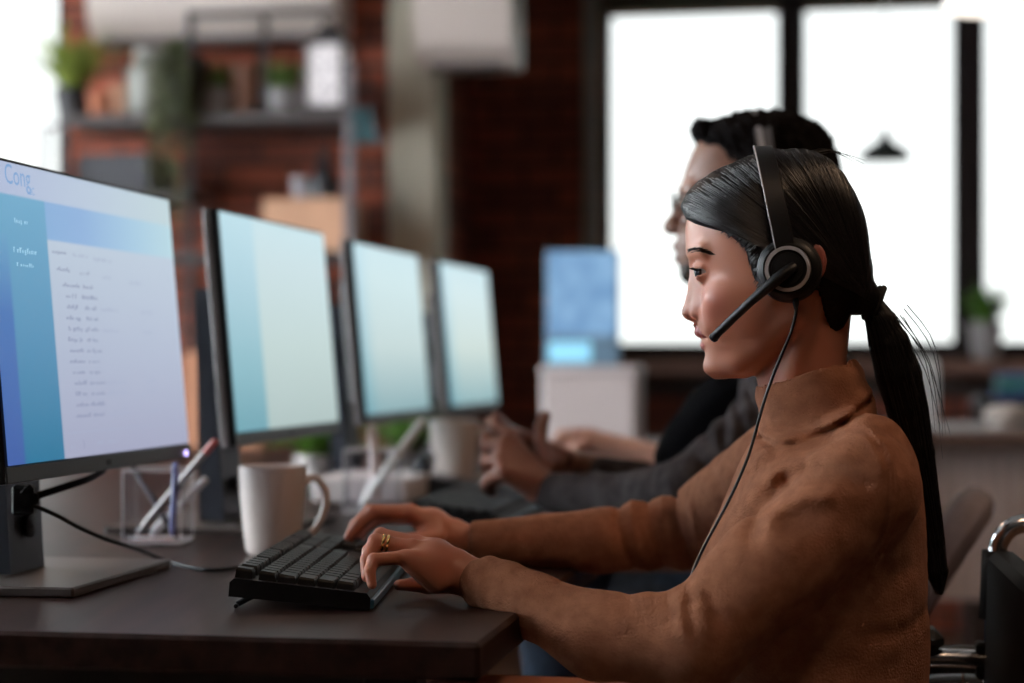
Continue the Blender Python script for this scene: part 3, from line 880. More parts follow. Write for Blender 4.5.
# shelf wall with a window opening at its left end
def wall_with_holes(name, u0, u1, holes, plane, axis, th, m):
    """a wall along u (room a or b) from u0 to u1 with rectangular openings (u0,u1,z0,z1)"""
    mb = MB()
    def bx(a, b, z0, z1):
        if b-a < 1e-4 or z1-z0 < 1e-4: return
        if axis == 'a': mb.box((a,plane,z0),(b,plane+th,z1))
        else: mb.box((min(plane,plane+th),a,z0),(max(plane,plane+th),b,z1))
    hs_ = sorted(holes); c = u0
    for h in hs_:
        bx(c, h[0], 0, H); bx(h[0], h[1], 0, h[2]); bx(h[0], h[1], h[3], H); c = h[1]
    bx(c, u1, 0, H)
    return struct(name, mb, m)
aL = px_a(62, B1)
wall_with_holes('wall_back_left', A0, -1.40, [(A0+.15, aL, .25, 2.75)], B1, 'a', .25, brick_x)
mb = MB(); mb.box((-1.60,B1+.25,0),(-1.40,B2,H)); struct('wall_side', mb, brick_y)
aW = px_a(603, B2)
wz0, wz1 = .995, 2.31
wall_with_holes('wall_back', -1.60, A1, [(aW, aW+2.9, wz0, wz1)], B2, 'a', .28, brick_x)
wall_with_holes('wall_left', BR, B1, [(.6, 5.6, .5, 2.7)], A0, 'b', -.25, white_p)
wall_with_holes('wall_right', BR, B2, [], A1, 'b', .2, mat('wall_dark_brown', (.07,.045,.035), .8, var=.1, vscale=2))
mb = MB(); mb.box((A0,BR-.2,0),(A1,BR,H)); struct('wall_front', mb, mat('wall_dark_grey', (.05,.045,.045), .85, var=.1, vscale=2))
# beige pilaster at the end of the shelf wall, pale reveal beside the window
mb = MB(); mb.box((px_a(392,B1),B1-.06,0),(px_a(441,B1),B1+.10,H), bev=.008); struct('trim_1', mb, plaster)
mb = MB(); mb.box((px_a(584,B2),B2-.03,0),(px_a(600,B2),B2,H), bev=.006); struct('trim_2', mb, mat('reveal_grey', (.30,.29,.27), .8))
# window frames
def win(n, u0, u1, z0, z1, mull, plane, axis, depth, fw=.06, side=1):
    f = MB(); g = MB()
    def bx(mbx, a, b, za, zb, d0, d1):
        if axis == 'a': mbx.box((a,plane+d0,za),(b,plane+d1,zb), bev=.004)
        else: mbx.box((plane-d1,a,za),(plane-d0,b,zb), bev=.004)
    bx(f, u0, u1, z0, z0+fw, depth, depth+.07); bx(f, u0, u1, z1-fw*.4, z1+.0, depth, depth+.07)
    bx(f, u0, u0+fw*.4, z0, z1, depth, depth+.07); bx(f, u1-fw, u1, z0, z1, depth, depth+.07)
    for a, b in mull: bx(f, a, b, z0, z1, depth-.03, depth+.09)
    w = struct('window_%d' % n, f, dark_fr)
    gl = MB(); bx(gl, u0+.01, u1-.01, z0+.01, z1-.01, depth+.030, depth+.036)
    gm = mat('window_glass', (1,1,1), .0, trans=1.0, ior=1.02, spec=.2)
    g_ = obj('window_pane', gl, gm, None, room=True); g_.parent = w; g_.rotation_euler.z = 0
    return w
mulls = [(px_a(777,B2), px_a(805,B2)), (px_a(954,B2), px_a(985,B2)), (px_a(958,B2)+.64, px_a(958,B2)+.73), (px_a(958,B2)+1.3, px_a(958,B2)+1.39)]
win(1, aW, aW+2.9, wz0, wz1, mulls, B2, 'a', .02)
win(2, A0+.15, aL, .25, 2.75, [], B1, 'a', .1)
win(3, .6, 5.6, .5, 2.7, [(2.2,2.28),(3.9,3.98)], A0, 'b', .1)
# dark beam over the window, ledge under it
mb = MB(); mb.box((px_a(598,B2),B2-.05,px_z(640,4,B2)),(A1,B2,px_z(640,4,B2)+.35), bev=.006); struct('trim_3', mb, mat('beam_dark', (.02,.015,.015), .6))
mb = MB(); mb.box((px_a(600,B2),B2-.20,wz0-.06),(A1,B2,wz0-.0), bev=.006); struct('trim_4', mb, mat('sill_wood', (.17,.085,.06), .5, var=.2, stretch=(1,8,8)))
mb = MB(); mb.box((px_a(598,B2),B2-.02,wz0-.14),(A1,B2,wz0-.06)); struct('trim_5', mb, mat('sill_under', (.05,.03,.025), .7))

# ================================================================== daylight
w = bpy.data.worlds.new('sky'); scn.world = w; w.use_nodes = True; nt = w.node_tree; bg = nt.nodes['Background']
tc = nt.nodes.new('ShaderNodeTexCoord'); sp = nt.nodes.new('ShaderNodeSeparateXYZ'); nt.links.new(tc.outputs['Generated'], sp.inputs[0])
rp = nt.nodes.new('ShaderNodeValToRGB'); nt.links.new(sp.outputs['Z'], rp.inputs[0])
rp.color_ramp.elements[0].position = 0; rp.color_ramp.elements[0].color = (.93,.98,.95,1); rp.color_ramp.elements[1].position = .25; rp.color_ramp.elements[1].color = (.93,.985,1,1)
nt.links.new(rp.outputs[0], bg.inputs['Color']); bg.inputs['Strength'].default_value = SKY
def portal(a0, a1, b0, b1, z0, z1, axis):
    l = bpy.data.lights.new('window_portal', 'AREA'); l.shape = 'RECTANGLE'
    o = bpy.data.objects.new('window_portal', l); COL.objects.link(o)
    o.location = R((a0+a1)/2, (b0+b1)/2, (z0+z1)/2)
    l.size = (a1-a0) if axis == 'a' else (b1-b0); l.size_y = z1-z0
    l.cycles.is_portal = True
    # the light points along its -Z
    if axis == 'a': o.rotation_euler = (-math.pi/2, 0, -PHI)
    else: o.rotation_euler = (math.pi/2, 0, -PHI+math.pi/2+math.pi)
    return o
portal(aW, aW+2.9, B2+.27, B2+.27, wz0, wz1, 'a')
portal(A0+.15, aL, B1+.24, B1+.24, .25, 2.75, 'a')
portal(A0-.24, A0-.24, .6, 5.6, .5, 2.7, 'b')
# soft area panel added outside the left windows to brighten the room
def lamp(kind, loc, rot, e, col=(1,1,1), size=.3, size_y=None, name='lamp'):
    l = bpy.data.lights.new(name, kind); l.energy = e; l.color = col
    if kind == 'AREA':
        l.size = size
        if size_y: l.shape = 'RECTANGLE'; l.size_y = size_y
    elif kind == 'SUN': l.angle = size
    else: l.shadow_soft_size = size
    o = bpy.data.objects.new(name, l); COL.objects.link(o); o.location = loc; o.rotation_euler = rot; return o
def aim(o, t):
    d = Vector(t)-Vector(o.location); o.rotation_euler = d.to_track_quat('-Z', 'Y').to_euler()

_o = lamp('AREA', R(A0-1.2, 3.1, 2.0), (0,0,0), WIN_L, (.86,.94,1.0), 5.2, 2.8, name='daylight_fill_panel')
_o.rotation_euler = (math.pi/2, 0, -PHI-math.pi/2)
# ================================================================== the long desk
UH = np.array([sn, cs, 0]); VH = np.array([cs, -sn, 0])      # along the row, and towards the sitters
def RZ(v=0): return Matrix.Rotation(-PHI+v, 4, 'Z')
desk_top = bpy.data.materials.new('dark_wood'); desk_top.use_nodes = True; nt = desk_top.node_tree; b_ = nt.nodes['Principled BSDF']
tc = nt.nodes.new('ShaderNodeTexCoord'); mp = nt.nodes.new('ShaderNodeMapping'); mp.inputs['Scale'].default_value = (22,1.6,22); mp.inputs['Rotation'].default_value = (0,0,PHI)
nt.links.new(tc.outputs['Object'], mp.inputs['Vector']); no = nt.nodes.new('ShaderNodeTexNoise'); no.inputs['Scale'].default_value = 2.2; no.inputs['Detail'].default_value = 8
nt.links.new(mp.outputs['Vector'], no.inputs['Vector']); cr = nt.nodes.new('ShaderNodeValToRGB'); nt.links.new(no.outputs['Fac'], cr.inputs[0])
cr.color_ramp.elements[0].position = .35; cr.color_ramp.elements[0].color = (.014,.0065,.0055,1); cr.color_ramp.elements[1].position = .7; cr.color_ramp.elements[1].color = (.040,.019,.015,1)
nt.links.new(cr.outputs[0], b_.inputs['Base Color']); b_.inputs['Roughness'].default_value = .40; b_.inputs['Specular IOR Level'].default_value = .16
bp = nt.nodes.new('ShaderNodeBump'); bp.inputs['Strength'].default_value = .12; bp.inputs['Distance'].default_value = .001; nt.links.new(no.outputs['Fac'], bp.inputs['Height']); nt.links.new(bp.outputs['Normal'], b_.inputs['Normal'])
leg_m = mat('desk_leg_dark', (.02,.016,.015), .5, metal=.3)
corner = np.array([-.0275, 1.674, 0]); ca, cb = Wr(corner[0], corner[1])
L = 3.55; Wd = 1.5
dk = root('long_desk', R(ca-Wd/2, cb+L/2, 0), 'long dark wood desk shared by the row of monitors', 'desk')
def rbox(mb, a0, a1, b0, b1, z0, z1, bev=0):
    Mx = Matrix.Rotation(-PHI, 4, 'Z'); mb.box((a0,b0,z0),(a1,b1,z1), Mx, bev=bev); return mb
obj('desk_top', rbox(MB(), ca-Wd, ca, cb, cb+L, DESK-.034, DESK, .004), desk_top, dk, AUTO)
for a in (ca-Wd+.06, ca-.12):
    for b in (cb+.06, cb+L/2, cb+L-.12):
        obj('leg', rbox(MB(), a, a+.05, b, b+.05, 0, DESK-.034, .004), leg_m, dk)
for b in (cb+.065, cb+L/2, cb+L-.11):
    obj('cross_bar', rbox(MB(), ca-Wd+.11, ca-.12, b, b+.03, DESK-.10, DESK-.034), leg_m, dk)

# ------------------------------------------------------------------ monitors
mon_blk = mat('monitor_black', (.006,.006,.008), .5, spec=.2); mon_edge = mat('monitor_edge_grey', (.22,.20,.20), .35, .6)
mon_back = mat('monitor_back', (.008,.008,.009), .55, spec=.2); stand_m = mat('stand_gunmetal', (.045,.05,.065), .45, .5)
base_m = mat('stand_base_grey', (.075,.06,.056), .42, .3)
chin_m = mat('monitor_chin', (.03,.036,.038), .42, .4)
TILT = math.radians(4.9)
MW, MH = .556, .325
def screen_mat(name, kind):
    m = bpy.data.materials.new(name); m.use_nodes = True; nt = m.node_tree; b = nt.nodes['Principled BSDF']
    b.inputs['Base Color'].default_value = (.01,.01,.01,1); b.inputs['Roughness'].default_value = .4; b.inputs['Specular IOR Level'].default_value = .15
    uv = nt.nodes.new('ShaderNodeAttribute'); uv.attribute_name = 'scr'; sp = nt.nodes.new('ShaderNodeSeparateXYZ'); nt.links.new(uv.outputs['Vector'], sp.inputs[0])
    def ramp(src, els):
        r = nt.nodes.new('ShaderNodeValToRGB'); r.color_ramp.interpolation = 'LINEAR'
        while len(r.color_ramp.elements) > 1: r.color_ramp.elements.remove(r.color_ramp.elements[0])
        r.color_ramp.elements[0].position = els[0][0]; r.color_ramp.elements[0].color = (*els[0][1],1)
        for p, c in els[1:]:
            e = r.color_ramp.elements.new(p); e.color = (*c,1)
        nt.links.new(src, r.inputs[0]); return r.outputs[0]
    def mix(f, a, c):
        x = nt.nodes.new('ShaderNodeMix'); x.data_type = 'RGBA'; nt.links.new(f, x.inputs['Factor']); nt.links.new(a, x.inputs['A']); nt.links.new(c, x.inputs['B']); return x.outputs['Result']
    X, Y = sp.outputs['X'], sp.outputs['Y']
    return m, nt, b, X, Y, ramp, mix
def step_rgb(v, w=.004): return None
def make_screen(kind):
    m, nt, b, X, Y, ramp, mix = screen_mat('screen_'+kind, kind)
    K = (0,0,0); W1 = (1,1,1)
    if kind == 'table':
        # header bar, side column and page of the web page shown on the screen
        page = ramp(Y, [(0,(.40,.42,.58)),(.35,(.46,.52,.67)),(.8,(.54,.64,.76)),(1,(.54,.65,.74))])
        side = ramp(Y, [(0,(.03,.20,.36)),(.4,(.10,.30,.50)),(.85,(.17,.42,.63)),(1,(.2,.47,.68))])
        strip = ramp(Y, [(0,(.06,.13,.42)),(.5,(.08,.20,.50)),(.8,(.17,.42,.63))])
        top = ramp(X, [(0,(.46,.53,.74)),(.5,(.52,.62,.76)),(1,(.56,.70,.74))])
        band = ramp(X, [(0,(.24,.45,.72)),(.45,(.29,.47,.76)),(.75,(.40,.62,.80)),(1,(.5,.72,.80))])
        f1 = ramp(X, [(.262,K),(.268,W1)]); f0 = ramp(X, [(.072,K),(.085,W1)])
        f2 = ramp(Y, [(.755,K),(.763,W1)]); f3 = ramp(Y, [(.888,K),(.896,W1)])
        fb = ramp(X, [(.262,K),(.268,W1)])
        c = mix(f0, strip, side); bandc = mix(fb, side, band); 
        c = mix(f1, c, page); c2 = mix(f2, c, bandc); c3 = mix(f3, c2, top)
    else:
        t = {'a':0,'b':1,'c':2}[kind]
        side = ramp(Y, [(0,(.17,.40,.48)),(.3,(.27,.52,.60)),(.7,(.43,.66,.76)),(1,(.53,.77,.86))])
        page = ramp(Y, [(0,[(.46,.58,.57),(.26,.44,.48),(.27,.47,.51)][t]),(.4,[(.55,.69,.68),(.56,.70,.70),(.62,.74,.70)][t]),(.8,[(.60,.76,.80),(.62,.80,.83),(.66,.82,.84)][t]),(1,(.6,.80,.86))])
        f1 = ramp(X, [(.27,K),(.29,W1)])
        c3 = mix(f1, side, page) if t == 0 else mix(ramp(X, [(.02,K),(.2,W1)]), side, page)
    nt.links.new(c3, b.inputs['Emission Color']); b.inputs['Emission Strength'].default_value = .9/2**EXPO
    return m
SCR = {k: make_screen(k) for k in ('table','a','b','c')}
txt_m = mat('screen_text', (.02,.02,.03), .5, emit=(.22,.25,.38), estr=1.0/2**EXPO); txt_l = mat('screen_text_pale', (.02,.02,.03), .5, emit=(.33,.38,.52), estr=1.0/2**EXPO)
txt_w = mat('screen_text_side', (.1,.1,.1), .5, emit=(.34,.60,.78), estr=1.0/2**EXPO)
logo_m = mat('screen_logo', (.02,.02,.03), .5, emit=(.20,.36,.62), estr=1.0/2**EXPO)
def make_monitor(cx, cy, z0, kind, label, ang, w=MW, h=MH):
    c, s = math.cos(ang), math.sin(ang)
    U = np.array([s, c, 0]); N0 = np.array([c, -s, 0])                       # along the screen, out of the screen
    N = N0*math.cos(TILT)+np.array([0,0,1])*math.sin(TILT); V = np.array([0,0,1])*math.cos(TILT)-N0*math.sin(TILT)
    C = np.array([cx, cy, z0])
    base = C-N0*.043-U*.075; rt = root('monitor', [base[0], base[1], DESK], label, 'monitor', 'monitors in a row along the desk')
    Mx = Matrix(((U[0],N[0],V[0],C[0]),(U[1],N[1],V[1],C[1]),(U[2],N[2],V[2],C[2]),(0,0,0,1)))
    hc = MB(); hc.box((-w/2,-.016,0),(w/2,0,h), Mx, bev=.002); obj('housing', hc, mon_blk, rt)
    e = MB(); e.box((-w/2-.0008,-.020,-.001),(w/2+.0008,-.009,h+.001), Mx, bev=.001); obj('edge_trim', e, mon_edge, rt)
    bk = MB(); bk.box((-w*.36,-.050,.03),(w*.36,-.016,h*.82), Mx, bev=.012); obj('back_cover', bk, mon_back, rt)
    ch = MB(); ch.box((-w/2,0,0),(w/2,.0022,.017), Mx, bev=.0008); obj('chin', ch, chin_m, rt)
    # display
    x0, x1, y0, y1 = -w/2+.006, w/2-.004, .018, h-.004
    me = MB(); d = .0012
    pts = [Mx @ Vector(p) for p in ((x0,d,y0),(x1,d,y0),(x1,d,y1),(x0,d,y1))]
    me.add([tuple(p) for p in pts], [(3,2,1,0)])
    so = obj('screen', me, SCR[kind], rt)
    at = so.data.attributes.new('scr', 'FLOAT_VECTOR', 'POINT'); at.data.foreach_set('vector', np.array([(0,0,0),(1,0,0),(1,1,0),(0,1,0)], float).ravel())
    def Q(u, v, dd=.0016): return tuple(Mx @ Vector((x0+u*(x1-x0), dd, y0+v*(y1-y0))))
    if kind == 'table':
        def word(mb, u, v, length, hgt=.012):
            uu = u
            while uu < u+length:
                g = random.uniform(.006,.011); hh = hgt*random.choice((.55,.6,.65,1.0)); lo_ = -hgt*.3 if random.random() < .12 else 0
                mb.add([Q(uu,v+lo_),Q(uu+g*.55,v+lo_),Q(uu+g*.55,v+hh),Q(uu,v+hh)], [(3,2,1,0)])
                if random.random() < .5: mb.add([Q(uu,v+hh*.8),Q(uu+g,v+hh*.8),Q(uu+g,v+hh),Q(uu,v+hh)], [(3,2,1,0)])
                uu += g*1.12
                if random.random() < .13: uu += .008
        T1 = MB(); T2 = MB(); T3 = MB()
        word(T1, .285, .715, .07, .014); word(T2, .39, .712, .08, .012); word(T2, .50, .708, .10, .012)
        word(T1, .30, .655, .06, .014); word(T1, .42, .650, .045, .012); word(T2, .54, .643, .05, .012); word(T2, .70, .635, .07, .012)
        rows = [(.325,.08,.43,.05,0,0),(.335,.05,.42,.08,0,0),(.335,.055,.43,.07,.09,.06),(.33,.065,.435,.06,0,0),(.335,.07,.425,.07,.09,.05),(.33,.075,.43,.06,0,0),
                (.335,.07,.425,.075,0,0),(.33,.08,.43,.055,0,0),(.34,.065,.43,.055,0,0),(.345,.055,.425,.075,.11,.05),(.345,.06,.43,.07,.11,.05),(.345,.065,.42,.08,0,0),(.34,.075,.43,.07,.11,.05)]
        for i, (a, la, b2, lb, lc, ld) in enumerate(rows):
            v = .600-i*.0385
            word(T1, a, v, la, .015); word(T1, b2, v, lb, .014)
            if lc: word(T2, b2+lb+.02, v, lc, .013)
            if ld: word(T2, .76, v, ld, .012)
        for v, u0, u1 in ((.085,.285,.97),):
            T2.add([Q(u0,v),Q(u1,v),Q(u1,v+.0025),Q(u0,v+.0025)], [(3,2,1,0)])
        T1.add([Q(.365,.028),Q(.368,.028),Q(.368,.058),Q(.365,.058)], [(3,2,1,0)])
        word(T2, .30, .035, .02, .012); word(T2, .44, .038, .035, .01); word(T2, .50, .038, .05, .01)
        word(T3, .115, .80, .06, .016); word(T3, .10, .70, .10, .018); word(T3, .11, .655, .08, .012)
        obj('table_text', T1, txt_m, rt); obj('pale_text', T2, txt_l, rt); obj('menu_text', T3, txt_w, rt)
        for body, size, u, v in (('Cong', .030, .085, .928), ('LLC', .0115, .185, .905)):
            cu = bpy.data.curves.new('logo', 'FONT'); cu.body = body; cu.size = size; cu.resolution_u = 3
            tmp = bpy.data.objects.new('logo_tmp', cu); COL.objects.link(tmp)
            dg = bpy.context.evaluated_depsgraph_get(); me2 = bpy.data.meshes.new_from_object(tmp.evaluated_get(dg)); bpy.data.objects.remove(tmp)
            o0 = (x0+u*(x1-x0), y0+v*(y1-y0))
            vv = [tuple(Mx @ Vector((o0[0]+p.co.x, .0017, o0[1]+p.co.y))) for p in me2.vertices]
            m3 = MB(); m3.add(vv, [tuple(f.vertices) for f in me2.polygons]); obj('screen_logo', m3, logo_m, rt)
    lo = MB(); lo.box((-.012,.0022,.005),(.002,.0026,.011), Mx); obj('badge', lo, mon_blk, rt)
    if kind == 'table':
        l2 = MB(); l2.lathe([(0,0),(.0035,0),(.0035,.002),(0,.003)], tuple(Mx @ Vector((w/2-.022,.0022,.006))), N, 12); obj('power_light', l2, mat('led_violet', (.2,.15,.3), .3, emit=(.55,.45,1.0), estr=2.5), rt)
    # stand: a leaning flat column on a square plate
    M0 = Matrix(((U[0],N0[0],0,base[0]),(U[1],N0[1],0,base[1]),(0,0,1,DESK),(0,0,0,1)))
    pl = MB(); pl.box((-.150,-.160,0),(.145,.092,.011), M0, bev=.002); obj('base_plate', pl, base_m, rt)
    st = MB()
    pr = [(-.045,.011),(.0,.011),(-.045+.022,.36),(-.065+.012,.36)]
    st.prism([tuple(M0 @ Vector((-.045,y,z))) for y, z in ((-.058,.011),(-.022,.011),(-.044,.345),(-.064,.345))], tuple(U*.09))
    obj('stand_column', st, stand_m, rt)
    ar = MB(); ar.box((-.04,-.055,.235),(.04,.022,.285), M0, bev=.006); obj('mount', ar, mon_blk, rt)
    gl = MB(); gl.lathe([(.0,0),(.012,0),(.013,.006),(0,.009)], tuple(M0 @ Vector((.0,-.024,.06))), N0, 20); obj('cable_grip', gl, mon_blk, rt)
    return rt
make_monitor(-.4575, 2.215, .866, 'table', 'monitor showing a table of names and dates, nearest in the row', math.radians(9.6), MW, .333)
make_monitor(-.327, 2.90, .873, 'a', 'monitor with pale blue screen behind the white mug, second in the row', math.radians(10.6), .52)
make_monitor(-.208, 3.645, .876, 'b', 'monitor with blank pale teal screen, third in the row', math.radians(10.6), .50)
make_monitor(-.080, 4.325, .876, 'c', 'smallest looking monitor at the far end of the row', math.radians(11), .50)

# cables of the first monitor
def cable(name, pts, r, m, label, cat, n=40, group=None):
    mb = MB(); p = spl(pts, n); mb.tube(p, r, 8); return tag(obj(name, mb, m, None, True, origin=p[len(p)//2]), label, cat, group)
G_ = lambda px, py: P(px, py, FPX*(ZC-DESK)/(py-HY))
cb_m = mat('cable_black2', (.008,.008,.009), .55, spec=.2)
cable('power_cable', [P(22,504,2.10),P(34,497,2.11),P(58,489,2.14),P(88,479,2.2),P(104,470,2.3)], .0042, cb_m, 'thick black cable running up behind the nearest monitor', 'cable')
cable('keyboard_cable', [P(24,503,2.09),P(40,508,2.10),P(60,517,2.12),P(78,527,2.15),P(108,540,2.2),P(140,550,2.28)+(0,0,.0),G_(165,563)+(0,0,.003),G_(200,572)+(0,0,.003),G_(232,571)+(0,0,.003),G_(262,562)+(0,0,.003)], .0024, cb_m, 'thin black keyboard cable looping from the nearest monitor across the desk', 'cable', 60)
mb = MB()
for (x, y, r) in ((20,492,.009),(30,500,.010),(25,508,.008)): mb.lathe([(0,-r),(r*.8,-r*.8),(r,0),(r*.8,r*.8),(0,r)], P(x,y,2.1), (.2,.1,1), 10)
mb.box((-.012,-.01,-.016),(.012,.01,.016), Matrix.Translation(Vector(P(24,500,2.1))), bev=.003)
mb.tube([P(22,494,2.085),P(26,489,2.085),P(30,486,2.09)], .0022, 6)
tag(obj('cable_clip', mb, cb_m, None, AUTO, origin=P(24,500,2.1)), 'black cable connector hanging at the stand of the nearest monitor', 'cable clip')

# ------------------------------------------------------------------ keyboard
kb_m = mat('keyboard_body', (.006,.006,.007), .5, spec=.25); key_m = mat('keycap', (.011,.011,.012), .42, spec=.35, bump=.05, bscale=900); kb_blue = mat('keyboard_blue_edge', (.05,.14,.21), .3, .3)
def make_keyboard(cx, cy, ang, label, keys=True, LB=.44, WB=.138, tilt=.085):
    rt = root('keyboard', (cx, cy, DESK), label, 'keyboard', 'keyboards on the desk')
    M0 = Matrix.Translation((cx,cy,DESK)) @ Matrix.Rotation(ang, 4, 'Z') @ Matrix.Translation((WB/2,0,.001)) @ Matrix.Rotation(tilt, 4, 'Y') @ Matrix.Translation((-WB/2,0,0))
    # local: x across (-left edge far from the sitter, + towards the sitter), y along, z up
    b = MB(); prof = [(-WB/2,.001),(WB/2,.0),(WB/2,.011),(WB/2-.004,.016),(-WB/2+.004,.019),(-WB/2,.015)]
    b.prism([tuple(M0 @ Vector((x,-LB/2,z))) for x, z in prof], tuple(M0.to_3x3() @ Vector((0,LB,0))))
    obj('case', b, kb_m, rt)
    e = MB(); e.box((WB/2-.001,-LB/2+.002,.001),(WB/2+.0035,LB/2-.002,.0105), M0, bev=.001); obj('front_edge', e, kb_blue, rt)
    for y in (-LB/2+.02, LB/2-.02):
        f = MB(); f.tube([tuple(M0 @ Vector((-WB/2+.022,y,.002))), tuple(M0 @ Vector((-WB/2+.006,y,-.0085)))], [.0035,.0028], 8); f.tube([tuple(M0 @ Vector((-WB/2+.006,y-.008,-.0095))), tuple(M0 @ Vector((-WB/2+.006,y+.008,-.0095)))], .0022, 8); obj('fold_out_foot', f, kb_m, rt)
    # keys: six rows, the first (function row) at the far side
    rows = 6; pitch = .0192; x0 = -WB/2+.012
    proto = {}
    ext = LB-.016
    lay = [[1,-.6,1,1,1,1,-.35,1,1,1,1,-.35,1,1,1,1,-.3,1,1,1,-.3,1,1,1,1],
           [1]*13+[2,-.3,1,1,1,-.3,1,1,1,1],[1.5]+[1]*12+[1.5,-.3,1,1,1,-.3,1,1,1,1],[1.75]+[1]*11+[2.25,-3.6,1,1,1,1],
           [2.25]+[1]*10+[2.75,-1.3,1,-1.3,1,1,1,1],[1.25,1.25,1.25,6.25,1.25,1.25,1.25,1.25,-.3,1,1,1,-.3,2,1,1]]
    for r in range(rows):
        tot = sum(abs(q) for q in lay[r]); sc_ = ext/tot; y = -ext/2; xx = x0+r*pitch+(.004 if r else 0)
        hgt = [.0115,.0105,.0095,.009,.009,.0095][r]
        for q in lay[r]:
            wd = abs(q)*sc_
            if q > 0:
                k = (round(wd,4), r)
                if k not in proto:
                    mb = MB(); t = .0022; zz = .0005
                    lo = [(-.0088,-wd/2+.0007,zz),(.0088,-wd/2+.0007,zz),(.0088,wd/2-.0007,zz),(-.0088,wd/2-.0007,zz)]
                    hi = [(-.0088+t*.6,-wd/2+.0007+t,hgt),(.0088-t,-wd/2+.0007+t,hgt-.001),(.0088-t,wd/2-.0007-t,hgt-.001),(-.0088+t*.6,wd/2-.0007-t,hgt)]
                    mid = [tuple(np.array(a)*.25+np.array(b_2)*.75+np.array([np.sign(a[0])*.0006, np.sign(a[1])*.0006,0])) for a, b_2 in zip(lo,hi)]
                    R3 = M0.to_3x3()
                    vs = [tuple(R3 @ Vector(p)) for p in lo+mid+hi]
                    mb.add(vs, [(i,(i+1)%4,(i+1)%4+4,i+4) for i in range(4)]+[(i+4,(i+1)%4+4,(i+1)%4+8,i+8) for i in range(4)]+[(8,9,10,11)])
                    me = bpy.data.meshes.new('keycap'); me.from_pydata(mb.v, [], mb.f); me.materials.append(key_m); me.update(); proto[k] = me
                o = bpy.data.objects.new('keycap', proto[k]); COL.objects.link(o); o.parent = rt
                zt = .0175-.0022*(r/5)
                p = M0 @ Vector((xx, y+wd/2, zt)); o.location = p-Vector(rt.location)
            y += wd
    return rt
KB_A = math.radians(-2.0)
make_keyboard(-.199, 2.108, KB_A, 'full size black keyboard with raised feet under the typing hands')
make_keyboard(-.045, 3.02, math.radians(-10), 'blurred black keyboard lying below the clasped hands')

# ------------------------------------------------------------------ mugs
mug_m = mat('mug_ceramic', (.62,.53,.49), .3, coat=.35); mug_in = mat('mug_inside', (.35,.28,.25), .4)
def make_mug(c, r, h, label, ang=0.0, handle=True):
    c = np.array(c, float); rt = root('mug', c, label, 'mug', 'white mugs on the desk')
    mb = MB(); prof = [(0,.002),(r*.70,.0),(r*.76,.003),(r*.80,h*.08),(r*.87,h*.30),(r*.95,h*.62),(r*.995,h*.93),(r,h),(r-.0025,h+.0015),(r-.005,h-.001),(r*.88,h*.5),(r*.7,h*.08),(0,h*.06)]
    mb.lathe(prof, c, n=48); obj('cup', mb, mug_m, rt, AUTO*1.2)
    lq = MB(); lq.lathe([(0,h*.80),(r*.90,h*.80)], c, n=32); obj('coffee', lq, mat('coffee', (.03,.012,.006), .1), rt)
    d = np.array([math.cos(ang), math.sin(ang), 0])
    pts = spl([c+d*r*.93+(0,0,h*.80), c+d*(r*1.28)+(0,0,h*.86), c+d*(r*1.62)+(0,0,h*.68), c+d*(r*1.52)+(0,0,h*.42), c+d*(r*1.2)+(0,0,h*.24), c+d*r*.84+(0,0,h*.14)], 24)
    hb_ = MB(); hb_.tube(pts, .0062, 12, flat=.75); obj('handle', hb_, mug_m, rt, True)
    return rt
make_mug(G_(272.5,554), .0425, .110, 'white mug beside the black keyboard, handle to the right', .35)
make_mug(P(454,482,3.6)*np.array([1,1,0])+np.array([0,0,DESK+.001]), .046, .130, 'blurred white mug just left of the clasped hands', .25)

